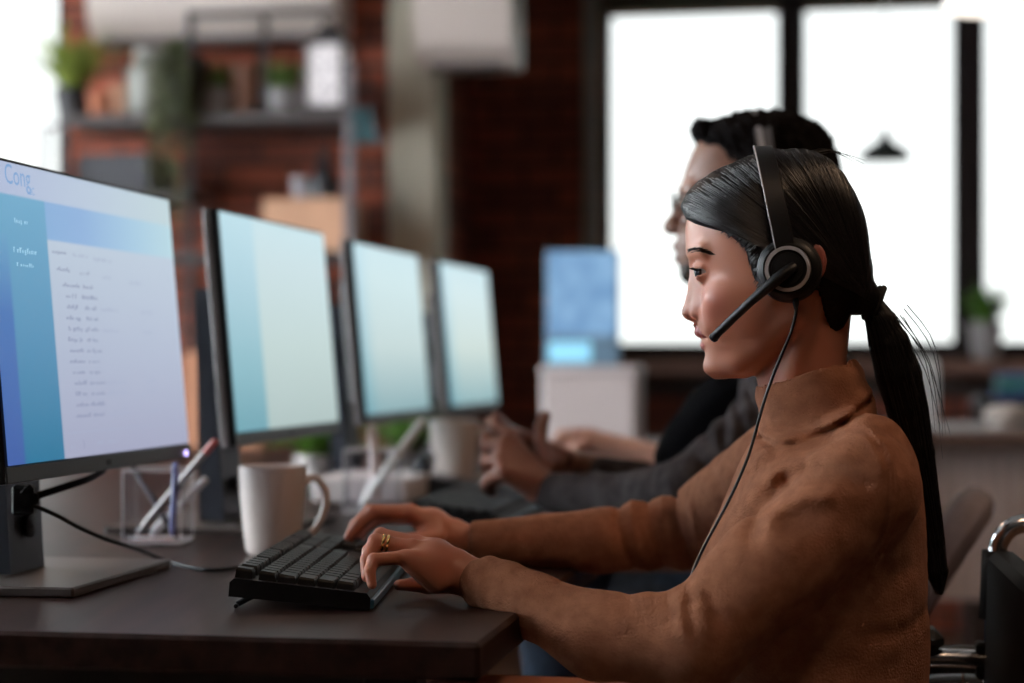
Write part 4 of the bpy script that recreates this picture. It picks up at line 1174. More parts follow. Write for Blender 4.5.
# ------------------------------------------------------------------ clear pen holders
acr = mat('clear_acrylic', (.93,.93,.95), .06, trans=1.0, ior=1.12); frost = mat('acrylic_edge', (.80,.78,.80), .25, trans=.35, ior=1.3)
def pen(name, a, b, r, m, label, tipm=None, group=None):
    a = np.array(a); b = np.array(b); d = b-a; L_ = np.linalg.norm(d)
    rt = root(name, a, label, 'pen', group)
    mb = MB(); mb.lathe([(0,0),(r*.25,0),(r*.9,L_*.10),(r,L_*.12),(r,L_*.86),(r*.9,L_*.87)], a, d, 14); obj('barrel', mb, m, rt, AUTO)
    mb = MB(); mb.lathe([(r*.95,L_*.86),(r*1.05,L_*.87),(r*1.0,L_*.985),(r*.6,L_),(0,L_)], a, d, 14); obj('cap', mb, tipm or m, rt, AUTO)
    return rt
def holder(px, base_y, w, h, label):
    c = G_(px, base_y); rt = root('pen_holder', c, label, 'pen holder', 'clear pen holders on the desk')
    a = math.radians(-2); 
    def bx(lo, hi, m, nm):
        mb = MB(); mb.box(lo, hi, Matrix.Translation(Vector(c)) @ Matrix.Rotation(a, 4, 'Z'), bev=.001); obj(nm, mb, m, rt)
    t = .0025; q = w/2
    bx((-q,-q,.001),(q,q,.006), frost, 'bottom')
    bx((-q,-q,.006),(q,-q+t,h), acr, 'front_panel'); bx((-q,q-t,.006),(q,q,h), acr, 'back_panel')
    bx((-q,-q+t,.006),(-q+t,q-t,h), acr, 'side_panel'); bx((q-t,-q+t,.006),(q,q-t,h), acr, 'side_panel')
    for (sx, sy) in ((-1,-1),(1,-1),(1,1),(-1,1)):
        mb = MB(); mb.box((sx*q-.0018 if sx > 0 else -q-.0004, sy*q-.0018 if sy > 0 else -q-.0004,.004),(sx*q+.0004 if sx > 0 else -q+.0018, sy*q+.0004 if sy > 0 else -q+.0018,h), Matrix.Translation(Vector(c)) @ Matrix.Rotation(a, 4, 'Z')); obj('corner', mb, frost, rt)
    mb = MB()
    for (p0, p1) in (((-q,-q),(q,-q)),((q,-q),(q,q)),((q,q),(-q,q)),((-q,q),(-q,-q))):
        Mh = Matrix.Translation(Vector(c)) @ Matrix.Rotation(a, 4, 'Z'); mb.tube([tuple(Mh @ Vector((*p0,h))), tuple(Mh @ Vector((*p1,h)))], .0016, 6)
    obj('rim', mb, frost, rt)
    return rt, c
h1, c1 = holder(158, 543, .078, .098, 'clear square pen holder behind the nearest monitor')
pen('pen', P(137,534,2.545), P(216,440,2.50), .0048, mat('pen_grey', (.30,.27,.27), .35, .3), 'grey pen with red end leaning right out of the near clear holder', mat('pen_red', (.55,.12,.10), .4))
pen('marker', P(178,540,2.56), P(130,462,2.60), .0040, mat('pen_dark', (.05,.045,.06), .4), 'dark pen crossing left inside the near clear holder', mat('pen_dark2', (.04,.04,.05), .3))
pen('pen', P(150,536,2.58), P(207,478,2.58), .0052, mat('pen_clear', (.55,.50,.50), .25, trans=.3), 'pale pen leaning right low in the near clear holder')
pen('pen', P(172,536,2.50), P(176,462,2.50), .0040, mat('pen_blue', (.12,.14,.35), .35), 'blue pen standing upright in the near clear holder')
h2, c2 = holder(373, 512, .085, .10, 'clear square pen holder in front of the far mug')
pen('pen', c2+np.array([-.02,0,.010]), P(424,420,3.1), .0075, mat('pen_white', (.72,.70,.66), .35), 'thick white pen leaning right in the far clear holder')
pen('pen', c2+np.array([.005,.01,.010]), P(372,425,3.12), .0075, mat('pen_pink', (.6,.48,.46), .35), 'upright pinkish pen in the far clear holder')
# white notebook block and tray under the second and third monitors
def rb(name, a0px, a1px, py_top, py_bot, Y0, Y1, m, label, cat, bev=.004):
    p0 = P(a0px, py_bot, Y0); p1 = P(a1px, py_bot, Y0); z1 = P(a0px, py_top, Y0)[2]
    c = np.array([(p0[0]+p1[0])/2, (Y0+Y1)/2, max(DESK+.0005, p0[2])])
    wx = p1[0]-p0[0]; mb = MB(); mb.box((-wx/2,-(Y1-Y0)/2,0),(wx/2,(Y1-Y0)/2,z1-c[2]), Matrix.Translation(Vector(c)) @ Matrix.Rotation(-PHI, 4, 'Z'), bev=bev)
    return tag(obj(name, mb, m, None, origin=c), label, cat)
rb('paper_tray', 322, 420, 478, 503, 3.18, 3.40, mat('paper_tray_white', (.62,.56,.55), .5), 'white paper tray on the desk between second and third monitors', 'tray')

# small leafy plants on the desk
def leafy(c, h, n, spread, label, leaf_c, pot_c, pot_r=.045, pot_h=.07, name='potted_plant', group=None, droop=.5, lw=.018, seed=0, group_=None, thin=False):
    rnd = random.Random(seed); c = np.array(c, float); rt = root(name, c, label, 'plant', group)
    mb = MB(); mb.lathe([(0,0),(pot_r*.75,0),(pot_r,pot_h),(pot_r*1.06,pot_h),(pot_r*1.06,pot_h*.9+.01),(pot_r*.9,pot_h*.9),(0,pot_h*.85)], c, n=28)
    obj('pot', mb, mat('pot_%02d%02d%02d' % tuple(int(q*99) for q in pot_c), pot_c, .6), rt, AUTO)
    lf = MB()
    for i in range(n):
        a = rnd.random()*6.28; L_ = h*rnd.uniform(.55,1.0); sp = spread*rnd.uniform(.25,1)
        b = c+np.array([math.cos(a)*pot_r*.5*rnd.random(), math.sin(a)*pot_r*.5*rnd.random(), pot_h*.85])
        pts = []
        for k in range(6):
            t = k/5; pts.append(b+np.array([math.cos(a)*sp*t**1.4, math.sin(a)*sp*t**1.4, L_*(t-droop*t*t*sp/spread)]))
        sd = np.array([-math.sin(a), math.cos(a), 0]); w_ = lw*rnd.uniform(.6,1.2)
        ws = [.25,.8,1,.85,.5,.05] if not thin else [.6,.8,.8,.6,.4,.05]
        V = []
        for p, q in zip(pts, ws): V += [p-sd*w_*q/2, p+np.array([0,0,-w_*.12*q]), p+sd*w_*q/2]
        lf.add(V, [(3*k+j, 3*k+j+1, 3*k+j+4, 3*k+j+3) for k in range(5) for j in range(2)])
    obj('leaves', lf, mat('leaf_%02d%02d%02d' % tuple(int(q*99) for q in leaf_c), leaf_c, .5, var=.35, vscale=25), rt, True)
    return rt
def on_desk(px, Y): return P(px, 400, Y)*np.array([1,1,0])+np.array([0,0,DESK+.001])
leafy(on_desk(318,3.85), .12, 90, .17, 'small leafy plant in white pot beneath the second monitor', (.16,.30,.05), (.62,.56,.54), .045, .05, seed=1, droop=.75, group='leafy plants between the monitors')
leafy(on_desk(408,3.99), .15, 80, .16, 'small leafy plant in grey pot beneath the third monitor', (.14,.30,.05), (.42,.40,.40), .040, .06, seed=2, droop=.75, group='leafy plants between the monitors')
# dark phone handset behind the keyboard
dp = mat('phone_dark', (.016,.02,.028), .4)
c = on_desk(452, 3.40); rt = root('desk_phone', c, 'dark desk phone lying in front of the far mug', 'telephone')
mb = MB(); mb.prism([tuple(c+np.array(p)) for p in ((-.07,-.08,0),(.07,-.08,0),(.07,-.08,.02),(-.07,-.08,.05))], (0,.16,0)); obj('phone_body', mb, dp, rt)
mb = MB(); mb.tube([c+np.array(p) for p in ((-.05,-.07,.055),(-.048,-.05,.066),(-.044,0,.07),(-.044,.05,.068),(-.05,.075,.055))], [.016,.014,.011,.014,.016], 10); obj('handset', mb, dp, rt, True)
# ================================================================== the man at the second monitor
FM = Frame(760, 230, 2.75)
J = lambda px, py, Y: FM.i(px, py, Y)
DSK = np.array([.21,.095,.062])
def head_m():
    G = Grid((650,-62,-345), (845,62,-108), 2.0)
    rows = [(-124,720,800,30),(-132,708,815,42),(-142,698,822,48),(-152,692,826,51),(-165,687,829,53),(-178,683,830,54),(-190,680.5,830,54),(-197,681.5,829,54),(-206,684,827,54),
            (-218,684,822,53),(-230,679,815,51),(-240,677,806,49),(-252,677.5,798,45),(-262,679.5,788,40),(-272,680.5,776,33),(-280,683,764,25),(-285,692,752,16)]
    G.add(loft(rows, 2.3), 0)
    G.add(rc((778,0,-235),(785,0,-300),33,34), 8); G.add(rc((785,0,-300),(795,0,-350),34,40), 6)
    for s in (-1,1):
        G.add(rc((684,s*9,-191),(694,s*32,-190),5,5), 7); G.sub(el((683,s*22,-203),(9,10,6)), 5)
        G.add(el((693,s*22,-205),(9.5,9.5,8.6)), 3); G.add(el((700,s*34,-222),(17,12,11)), 10)
        G.add(el((677,s*8,-228),(7,5.5,5.5)), 3); G.sub(el((673,s*4,-234),(3.2,2.2,2)), 1)
        G.add(el((768,s*54,-212),(11,4,15),-.15), 4)
    G.add(rc((683,0,-199),(680,0,-212),5.5,6.0), 6); G.add(rc((680,0,-212),(671,0,-225),6.5,7), 5); G.add(el((672.5,0,-227),(9,9.5,6.5)), 4)
    G.add(el((682,0,-246),(10,15,6)), 5); G.add(el((683.5,0,-258),(9.5,14,6)), 5); G.sub(el((677,0,-252),(8,13,.9)), 1.0)
    G.add(el((693,0,-273),(12,14,11)), 6)
    return G
GM = head_m(); Vm, Qm = GM.mesh(1)
x, y, z = Vm[:,0], np.abs(Vm[:,1]), -Vm[:,2]
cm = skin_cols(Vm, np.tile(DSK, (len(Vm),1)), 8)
cm = mix(cm, (.14,.05,.045), ((z > 241)&(z < 262)&(x < 687)&(y < 13)).astype(float)*.8)
beard = np.clip((z-262)/5, 0, 1)*(x < 760)+((z > 236)&(z < 241)&(x < 690)&(y < 16))*.7+np.clip((x-712)/14,0,1)*np.clip((z-225)/12,0,1)*(x < 770)
cm = mix(cm, (.015,.009,.007), np.clip(beard,0,1)*.9)
# clasped hands in front of the chest: near hand back, fingers laced, one finger up
def finger(G, pts, r, k=1.5):
    F = Grid(G.lo, G.lo+1, G.h); F.n = G.n; F.ax = G.ax; F.F = np.full(tuple(G.n), 60.0, np.float32)
    for i in range(len(pts)-1): F.add(rc(pts[i], pts[i+1], r*(1-.08*i), r*(1-.08*(i+1))), k)
    G.F = smin(G.F, F.F, 1.8)
def hands_m():
    G = hgrid([J(475,405,2.6), J(590,515,3.0)], 1.3, 14)
    wn = J(543,489,2.78); wf = J(568,462,2.97)
    mcn = [J(503,471,2.745), J(500,459,2.755), J(502,446,2.77), J(508,436,2.79)]
    for m in mcn: G.add(rc(np.array(wn)+(np.array(m)-wn)*.15, m, 14, 8.4), 8)
    G.add(rc(wn, J(575,497,2.78), 15, 15), 6)
    mcf = [J(520,470,2.93), J(516,458,2.93), J(518,446,2.93), J(524,437,2.93)]
    for m in mcf: G.add(rc(np.array(wf)+(np.array(m)-wf)*.15, m, 12, 7.4), 8)
    G.add(rc(wf, J(600,466,3.0), 13, 13), 6)
    # near hand fingers curl round the far hand
    finger(G, [mcn[0], J(488,480,2.77), J(484,487,2.80), J(492,492,2.83)], 6.6)
    finger(G, [mcn[1], J(484,462,2.78), J(480,469,2.82), J(487,474,2.85)], 7.0)
    finger(G, [mcn[2], J(487,444,2.79), J(481,451,2.83), J(487,456,2.86)], 7.2)
    finger(G, [mcn[3], J(497,428,2.80), J(488,423,2.83), J(480,427,2.86)], 7.2)
    # far hand fingers over the knuckles
    finger(G, [mcf[1], J(500,464,2.87), J(487,462,2.82), J(484,456,2.79)], 6.6)
    finger(G, [mcf[2], J(502,446,2.87), J(492,440,2.82), J(485,437,2.79)], 6.8)
    finger(G, [mcf[3], J(508,430,2.88), J(500,421,2.84), J(496,417,2.82)], 7.0)
    finger(G, [mcf[0], J(505,476,2.88), J(497,482,2.84), J(492,487,2.81)], 6.2)
    # thumbs: one stands up
    finger(G, [J(548,466,2.80), J(541,444,2.82), J(541,428,2.83), J(545,416,2.835)], 7.8, 3)
    finger(G, [J(556,462,2.90), J(538,446,2.90), J(527,438,2.89), J(517,434,2.88)], 7.4, 3)
    return G
GHm = hands_m(); Vhm, Qhm = GHm.mesh(1)
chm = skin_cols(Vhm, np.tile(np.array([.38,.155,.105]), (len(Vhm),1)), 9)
shn = J(782,415,2.58); eln = J(694,492,2.56); shf = J(775,405,2.95); elf = J(705,489,3.02)
Gt = Grid((470,-150,-880), (880,170,-300), 6)
Gt.add(loft([(-345,766,816,32),(-372,756,840,46),(-420,738,850,66),(-520,725,860,74),(-600,722,868,80),(-640,722,878,90)], 2.2), 0)
for a,b,r1,r2 in ((shn,eln,24,20),(eln,J(622,499,2.68),23,17),(J(622,499,2.68),J(545,489,2.78),17,14),(shf,elf,22,18),(elf,J(570,462,2.97),20,13),((845,-45,-590),(560,-50,-585),44,30),((845,45,-590),(560,50,-585),44,30),((560,-50,-585),(575,-50,-835),32,22),((560,50,-585),(575,50,-835),32,22)): Gt.add(rc(a,b,r1,r2), 10)
Vbm, Qbm = Gt.mesh(2)
Va, Qa = join((Vm,Qm),(Vhm,Qhm),(Vbm,Qbm)); Ca = np.concatenate([cm, chm, np.tile(DSK,(len(Vbm),1))])
man = root('person', FM.w([(820,0,-870)])[0]*np.array([1,1,0]), 'person with short curly hair, glasses and grey shirt sitting with clasped hands', 'person')
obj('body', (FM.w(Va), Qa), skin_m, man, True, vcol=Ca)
for s in (-1,1): eyeball(FM, (693,s*22,-205), 8.7, (-.95,-.3,-.1), man, 4.0)
# short curly hair
G = Grid((680,-72,-260), (850,72,-104), 1.8)
G.add(loft([(-114,738,790,26),(-119,715,808,42),(-126,702,818,52),(-136,697.5,828,57),(-150,702,834,59),(-165,712,838,60),(-185,728,838,60),(-205,745,836,58),(-225,770,830,54),(-245,785,820,42)], 2.3), 0)
G.add(rc((703,-30,-131),(703,30,-131),9,9), 6); G.add(el((737,0,-121),(9,14,6)), 4)
G.disp(lambda x,y,z: (vnoise(x,y,z,11,11)*4.6+vnoise(x,y,z,5.5,12)*2.6-1.0).astype(np.float32))
v, q = G.mesh(0); obj('hair', (FM.w(v), q), mat('curly_hair', (.006,.0045,.0045), .9, spec=.08), man, True)
# grey shirt over a black vest
G = Grid((490,-240,-650), (890,230,-305), 2.8)
G.add(rc((785,0,-318),(792,0,-345),37,42), 3); G.add(loft([(-346,752,838,44),(-358,738,850,70),(-380,736,860,84),(-420,722,868,96),(-470,708,874,96),(-560,706,878,94),(-640,714,886,104)], 2.2), 0)
G.add(rc(shn, eln, 40, 34), 10); G.add(rc(eln, J(622,499,2.68), 33, 25), 10); G.add(rc(J(622,499,2.68), J(553,493,2.77), 26, 20), 6)
G.add(rc(shf, elf, 36, 28), 10); G.add(rc(elf, J(600,471,2.97), 24, 15), 8)
for k in range(7):
    px = 560+k*19; crease(G, [tuple(J(px,474,2.68)[[0,2]]), tuple(J(px+4,490,2.68)[[0,2]]), tuple(J(px+12,510,2.68)[[0,2]])], 3.6, 2.6 if k % 2 else -1.6, ymax=60)
for (a, b, c) in (((716,392),(726,420),(722,450)),((732,385),(738,415),(748,440)),((704,430),(712,452),(705,480)),((746,380),(752,398),(762,420)),((698,455),(706,470),(716,490))):
    crease(G, [tuple(J(p[0],p[1],2.5)[[0,2]]) for p in (a,b,c)], 5, 3.6, ymax=0); crease(G, [tuple(J(p[0]+9,p[1]+2,2.5)[[0,2]]) for p in (a,b,c)], 5, -2.5, ymax=0)
G.disp(lambda x,y,z: (vnoise(x,y,z,26,15)*1.5).astype(np.float32))
v, q = G.mesh(1); obj('shirt', (FM.w(v), q), mat('grey_shirt', (.050,.042,.043), .9, spec=.08, var=.45, vscale=45), man, True)
G = Grid((640,-90,-640), (810,130,-335), 3)
G.add(loft([(-350,742,800,30,10),(-362,724,800,46,14),(-392,692,800,60,20),(-430,664,800,66,24),(-456,652,800,70,26),(-520,662,800,70,20),(-630,700,800,70,10)], 2.2), 0)
v, q = G.mesh(1); obj('vest', (FM.w(v), q), mat('black_cloth', (.004,.004,.005), .95, spec=.03), man, True)
G = Grid((520,-110,-900), (900,110,-540), 5)
for s in (-1,1):
    G.add(rc((845,s*45,-605),(560,s*52,-600),54,40), 10); G.add(rc((560,s*52,-600),(575,s*52,-850),40,30), 10)
G.add(loft([(-560,712,884,100),(-650,715,890,106)], 2.3), 6)
v, q = G.mesh(2); obj('jeans', (FM.w(v), q), mat('blue_denim', (.06,.10,.17), .85, var=.25, vscale=60), man, True)
for s in (-1,1):
    G = Grid((480,s*52-32,-960), (620,s*52+32,-830), 4); G.add(rc((577,s*52,-845),(577,s*52,-905),27,26), 0); G.add(rc((577,s*52,-918),(525,s*52,-922),22,18), 12)
    v, q = G.mesh(2); obj('shoe', (FM.w(v), q), mat('black_shoe'), man, True)
# glasses
gl_m = mat('glasses_frame', (.04,.035,.03), .35, .3); sm_ = 1/FM.s
gr = root('glasses', FM.w([(676,0,-202)])[0], 'thin dark-rimmed glasses on the curly-haired person in grey shirt', 'glasses')
for s in (-1,1):
    mb = MB(); lens = MB(); pts = []
    for i in range(25):
        a = i/24*2*math.pi; pts.append((673.5+.06*(s*12*math.cos(a))*s, s*(14.5+12*math.cos(a)), -201+9.5*math.sin(a)))
    mb.tube(FM.w(pts), .8*sm_, 6, caps=False); obj('rim', mb, gl_m, gr, True)
    lens.add(FM.w(pts[:-1]), [tuple(range(24))]); lens.prism(FM.w(pts[:-1]), FM.w([(-.6,0,0)])[0]-FM.w([(0,0,0)])[0]); obj('lens', lens, mat('lens_glass', (.95,.98,.95), .02, trans=1.0, ior=1.05), gr)
    mb = MB(); mb.tube(FM.w([(674,s*26,-199),(700,s*50,-200),(735,s*57,-202),(762,s*57,-205),(772,s*56,-216)]), 1.0*sm_, 6); obj('temple', mb, gl_m, gr, True)
mb = MB(); mb.tube(FM.w([(673,-3,-200),(672.5,0,-199),(673,3,-200)]), 1.0*sm_, 6); obj('bridge', mb, gl_m, gr, True)
# headset of the man
h2s = root('headset', FM.w([(762,0,-116)])[0], 'headset with grey striped band over the short curly hair', 'headset')
def band2(off, w, th, m, nm):
    mb = MB(); rows = []
    n = 36
    for i in range(n):
        t = .02+(math.pi-.04)*i/(n-1); p = np.array([770-13*math.sin(t)+off, -70*math.cos(t), -(212-100*math.sin(t)**.55)])
        o = np.array([0,-math.cos(t),math.sin(t)])
        rows.append([p+(-w,0,0)-o*th, p+(-w,0,0)+o*th, p+(w,0,0)+o*th, p+(w,0,0)-o*th])
    k = 4; V = FM.w(np.array(rows).reshape(-1,3)); mb.add(V, [(i*k+j, i*k+(j+1)%k, (i+1)*k+(j+1)%k, (i+1)*k+j) for i in range(n-1) for j in range(k)]+[(3,2,1,0),tuple((n-1)*k+j for j in range(k))])
    obj(nm, mb, m, h2s, AUTO)
band2(0, 8, 2.0, mat('band_grey', (.10,.095,.10), .45), 'headband')
band2(-3.4, 2.4, 2.7, mat('band_silver', (.45,.42,.43), .4, .5), 'silver_edge')
for s in (-1,1):
    mb = MB(); cc = FM.w([(770,s*54,-212)])[0]; ax = FM.w([(0,s,0)])[0]-FM.w([(0,0,0)])[0]
    mb.lathe([(8*sm_,0),(19*sm_,0),(22*sm_,4*sm_),(21*sm_,9*sm_),(17*sm_,13*sm_),(0,14*sm_)], cc, ax, 32); obj('earcup', mb, blk, h2s, AUTO)
# watch
mb = MB(); a = J(566,462,2.97); d = FM.w([J(600,466,3.0)])[0]-FM.w([a])[0]
mb.lathe([(13.2*sm_,-7*sm_),(14.6*sm_,-6.5*sm_),(14.6*sm_,6.5*sm_),(13.2*sm_,7*sm_)], FM.w([a])[0], d, 28, close=True)
wt = root('wristwatch', FM.w([a])[0], 'black wristwatch on the far wrist of the clasped hands', 'watch')
obj('strap', mb, mat('watch_black', (.01,.01,.01), .5), wt, AUTO)
mb = MB(); mb.lathe([(0,0),(9*sm_,0),(9*sm_,3*sm_),(7*sm_,4*sm_),(0,4*sm_)], FM.w([a+np.array([0,-13.5,3])])[0], FM.w([(0,-1,.2)])[0]-FM.w([(0,0,0)])[0], 24); obj('watch_case', mb, mat('watch_black'), wt, AUTO)

# ================================================================== third person, farther along the desk
FT = Frame(770, 260, 3.5)
T3 = lambda px, py, Y: FT.i(px, py, Y)
G = Grid((540,-170,-700), (870,190,-160), 2.8)
G.add(loft([(-175,735,800,28),(-185,722,812,38),(-200,716,817,42),(-225,713,818,43),(-250,714,808,42),(-275,715,790,36),(-292,716,768,24),(-297,724,755,12)], 2.3), 0)
G.add(rc((717,0,-222),(711,0,-241),4,5.5), 4); G.add(el((711,0,-243),(7,7,5)), 3)
for s in (-1,1):
    G.sub(el((714,s*18,-225),(7,8,5)), 4); G.add(el((722,s*17,-226),(7.4,7.4,6.6)), 2); G.add(rc((715,s*8,-216),(721,s*26,-216),3,3), 4); G.add(el((775,s*42,-235),(8,4,12)), 3)
G.add(el((716,0,-257),(6,11,3.4)), 2.5); G.add(el((717,0,-264),(6,9,3.6)), 2.5); G.add(el((722,0,-283),(9,11,8)), 5)
G.add(rc((768,0,-270),(778,0,-345),25,27), 8)
G.add(loft([(-345,752,808,32),(-400,732,824,44),(-520,718,832,52),(-600,718,842,60),(-680,722,850,64)], 2.2), 8)
tw1 = T3(590,440,3.42); te1 = T3(668,462,3.40); ts1 = T3(768,385,3.36); tw2 = T3(600,452,3.62); te2 = T3(672,470,3.64); ts2 = T3(765,385,3.64)
for s_1, e_1, w_1 in ((ts1,te1,tw1),(ts2,te2,tw2)):
    G.add(rc(s_1,e_1,18,15), 8); G.add(rc(e_1,w_1,15,11), 6)
v1, q1 = G.mesh(1)
G2 = hgrid([T3(548,415,3.3), T3(612,475,3.72)], 1.3, 12)
for w_1, Y1, dy in ((tw1,3.42,0),(tw2,3.60,10)):
    ms = [T3(576,434+dy,Y1-.02+.022*k) for k in range(4)]
    for k, m in enumerate(ms):
        G2.add(rc(w_1, m, 9.5, 5.8), 6)
    for k, m in enumerate(ms):
        Yk = Y1-.02+.024*k; finger(G2, [m, T3(564-2*(k in (1,2)),434+dy,Yk), T3(557,440+dy,Yk), T3(556,448+dy,Yk)], 5.2)
    finger(G2, [T3(588,440+dy,Y1-.04), T3(578,447+dy,Y1-.05), T3(569,450+dy,Y1-.045)], 5.8, 3)
v2, q2 = G2.mesh(1)
v3, q3 = join((v1,q1),(v2,q2))
per3 = root('person', FT.w([(800,0,-720)])[0]*np.array([1,1,0]), 'person mostly hidden, only bare forearms visible beyond the clasped hands', 'person')
c3 = skin_cols(v3, np.tile(np.array([.60,.33,.25]), (len(v3),1)), 12)
c3 = mix(c3, (.45,.13,.11), ((-v3[:,2] > 254)&(-v3[:,2] < 268)&(v3[:,0] < 716)&(np.abs(v3[:,1]) < 10)).astype(float))
obj('body', (FT.w(v3), q3), skin_m, per3, True, vcol=c3)
for s in (-1,1):
    eyeball(FT, (721,s*17,-226), 7.0, (-1,0,-.1), per3, 3.4)
    br_l = []
    for i in range(24):
        t = i/23; br_l.append([(714.5+6*t*t-1.2, s*(9+15*t), -216+1.5*t+random.uniform(-.8,.8)), (715.5+6*t*t-1.2, s*(12+15*t), -215.2+.5*t)])
    strokes('eyebrow', br_l, mat('brow_hair'), per3, FT, .6)
G = Grid((640,-180,-700), (880,200,-315), 3.4)
G.add(loft([(-340,744,812,36),(-358,728,826,60),(-400,708,838,70),(-520,700,844,70),(-600,705,855,76),(-690,712,860,80)], 2.2), 0)
for s_1, e_1 in ((ts1,te1),(ts2,te2)): G.add(rc(s_1, s_1*.35+e_1*.65, 27, 24), 8)
v, q = G.mesh(1); obj('top', (FT.w(v), q), mat('black_cloth'), per3, True)
G = Grid((695,-60,-330), (850,60,-155), 2.6)
G.add(loft([(-165,735,800,30),(-178,718,818,44),(-200,716,826,49),(-240,738,830,49),(-300,775,830,44),(-325,785,825,36)], 2.2), 0)
v, q = G.mesh(1); obj('hair', (FT.w(v), q), hair_m, per3, True)
G = Grid((560,-90,-1000), (880,90,-620), 5)
for s in (-1,1):
    G.add(rc((815,s*36,-660),(600,s*42,-655),38,30), 8); G.add(rc((600,s*42,-655),(612,s*42,-880),30,22), 8); G.add(rc((612,s*42,-880),(585,s*42,-885),20,15), 8)
v, q = G.mesh(2); obj('trousers', (FT.w(v), q), mat('black_trousers'), per3, True)

# ================================================================== chairs
def office_chair(c, ang, label, back_h=.55, z=.46, col_=(.24,.20,.215), lean=.55, bw=.21):
    c = np.array(c, float); rt = root('office_chair', c, label, 'chair', 'office chairs'); M0 = Matrix.Translation(Vector(c)) @ Matrix.Rotation(ang, 4, 'Z')
    m = mat('chair_fabric_%d' % int(col_[0]*1000), col_, .8, var=.2); pm = mat('chair_plastic', (.02,.02,.022), .45)
    mb = MB(); mb.box((-.23,-.23,z-.07),(.23,.23,z), M0, bev=.03); obj('seat', mb, m, rt)
    mb = MB(); mb.tube([tuple(M0 @ Vector((0,0,.10))), tuple(M0 @ Vector((0,0,z-.07)))], .03, 12); obj('gas_column', mb, pm, rt, AUTO)
    for k in range(5):
        a = k*2*math.pi/5; mb = MB(); mb.tube([tuple(M0 @ Vector((0,0,.11))), tuple(M0 @ Vector((.28*math.cos(a),.28*math.sin(a),.06)))], [.025,.015], 8); ft = obj('leg', mb, pm, rt, AUTO)
        mb = MB(); cc = M0 @ Vector((.28*math.cos(a),.28*math.sin(a),.028)); mb.lathe([(0,-.012),(.024,-.011),(.026,0),(.024,.011),(0,.012)], tuple(cc), (math.sin(a),-math.cos(a),0), 16); obj('caster', mb, pm, ft, AUTO)
    mb = MB(); mb.tube([tuple(M0 @ Vector((.10,0,z-.06))), tuple(M0 @ Vector((.27,0,z-.04))), tuple(M0 @ Vector((.285,0,z+.12)))], .018, 8); obj('back_support', mb, pm, rt, AUTO)
    # padded backrest leaning away from the sitter
    MP = M0 @ Matrix.Translation(Vector((.255,0,z+.04))) @ Matrix.Rotation(lean, 4, 'Y')
    prof = []
    for i in range(28):
        t = i/28*2*math.pi; prof.append((bw*np.sign(math.cos(t))*abs(math.cos(t))**.5, back_h/2+back_h/2*np.sign(math.sin(t))*abs(math.sin(t))**.55))
    rings = [[MP @ Vector((off+.25*y_*y_*-1, y_*scl, back_h/2+(z_-back_h/2)*scl)) for y_, z_ in prof] for off, scl in ((-.024,.86),(-.018,.95),(-.006,1.0),(.010,1.0),(.020,.95),(.026,.86))]
    k = 28; mb = MB(); mb.add([tuple(p) for r_ in rings for p in r_], [(i*k+j, i*k+(j+1)%k, (i+1)*k+(j+1)%k, (i+1)*k+j) for i in range(5) for j in range(k)]+[tuple(range(k))[::-1], tuple(5*k+j for j in range(k))])
    obj('backrest', mb, m, rt, AUTO)
    return rt
pc = P(879,600,2.75); office_chair((pc[0]-.255, pc[1]+.06, 0), -.235, 'grey office chair with leaning padded back behind the brown sweater', z=.52, back_h=.29, bw=.15)
pc = P(850,600,3.5); office_chair((pc[0]-.255, pc[1]+.0, 0), -.12, 'office chair of the farthest seated person, almost hidden', z=.45, back_h=.30, lean=.12)
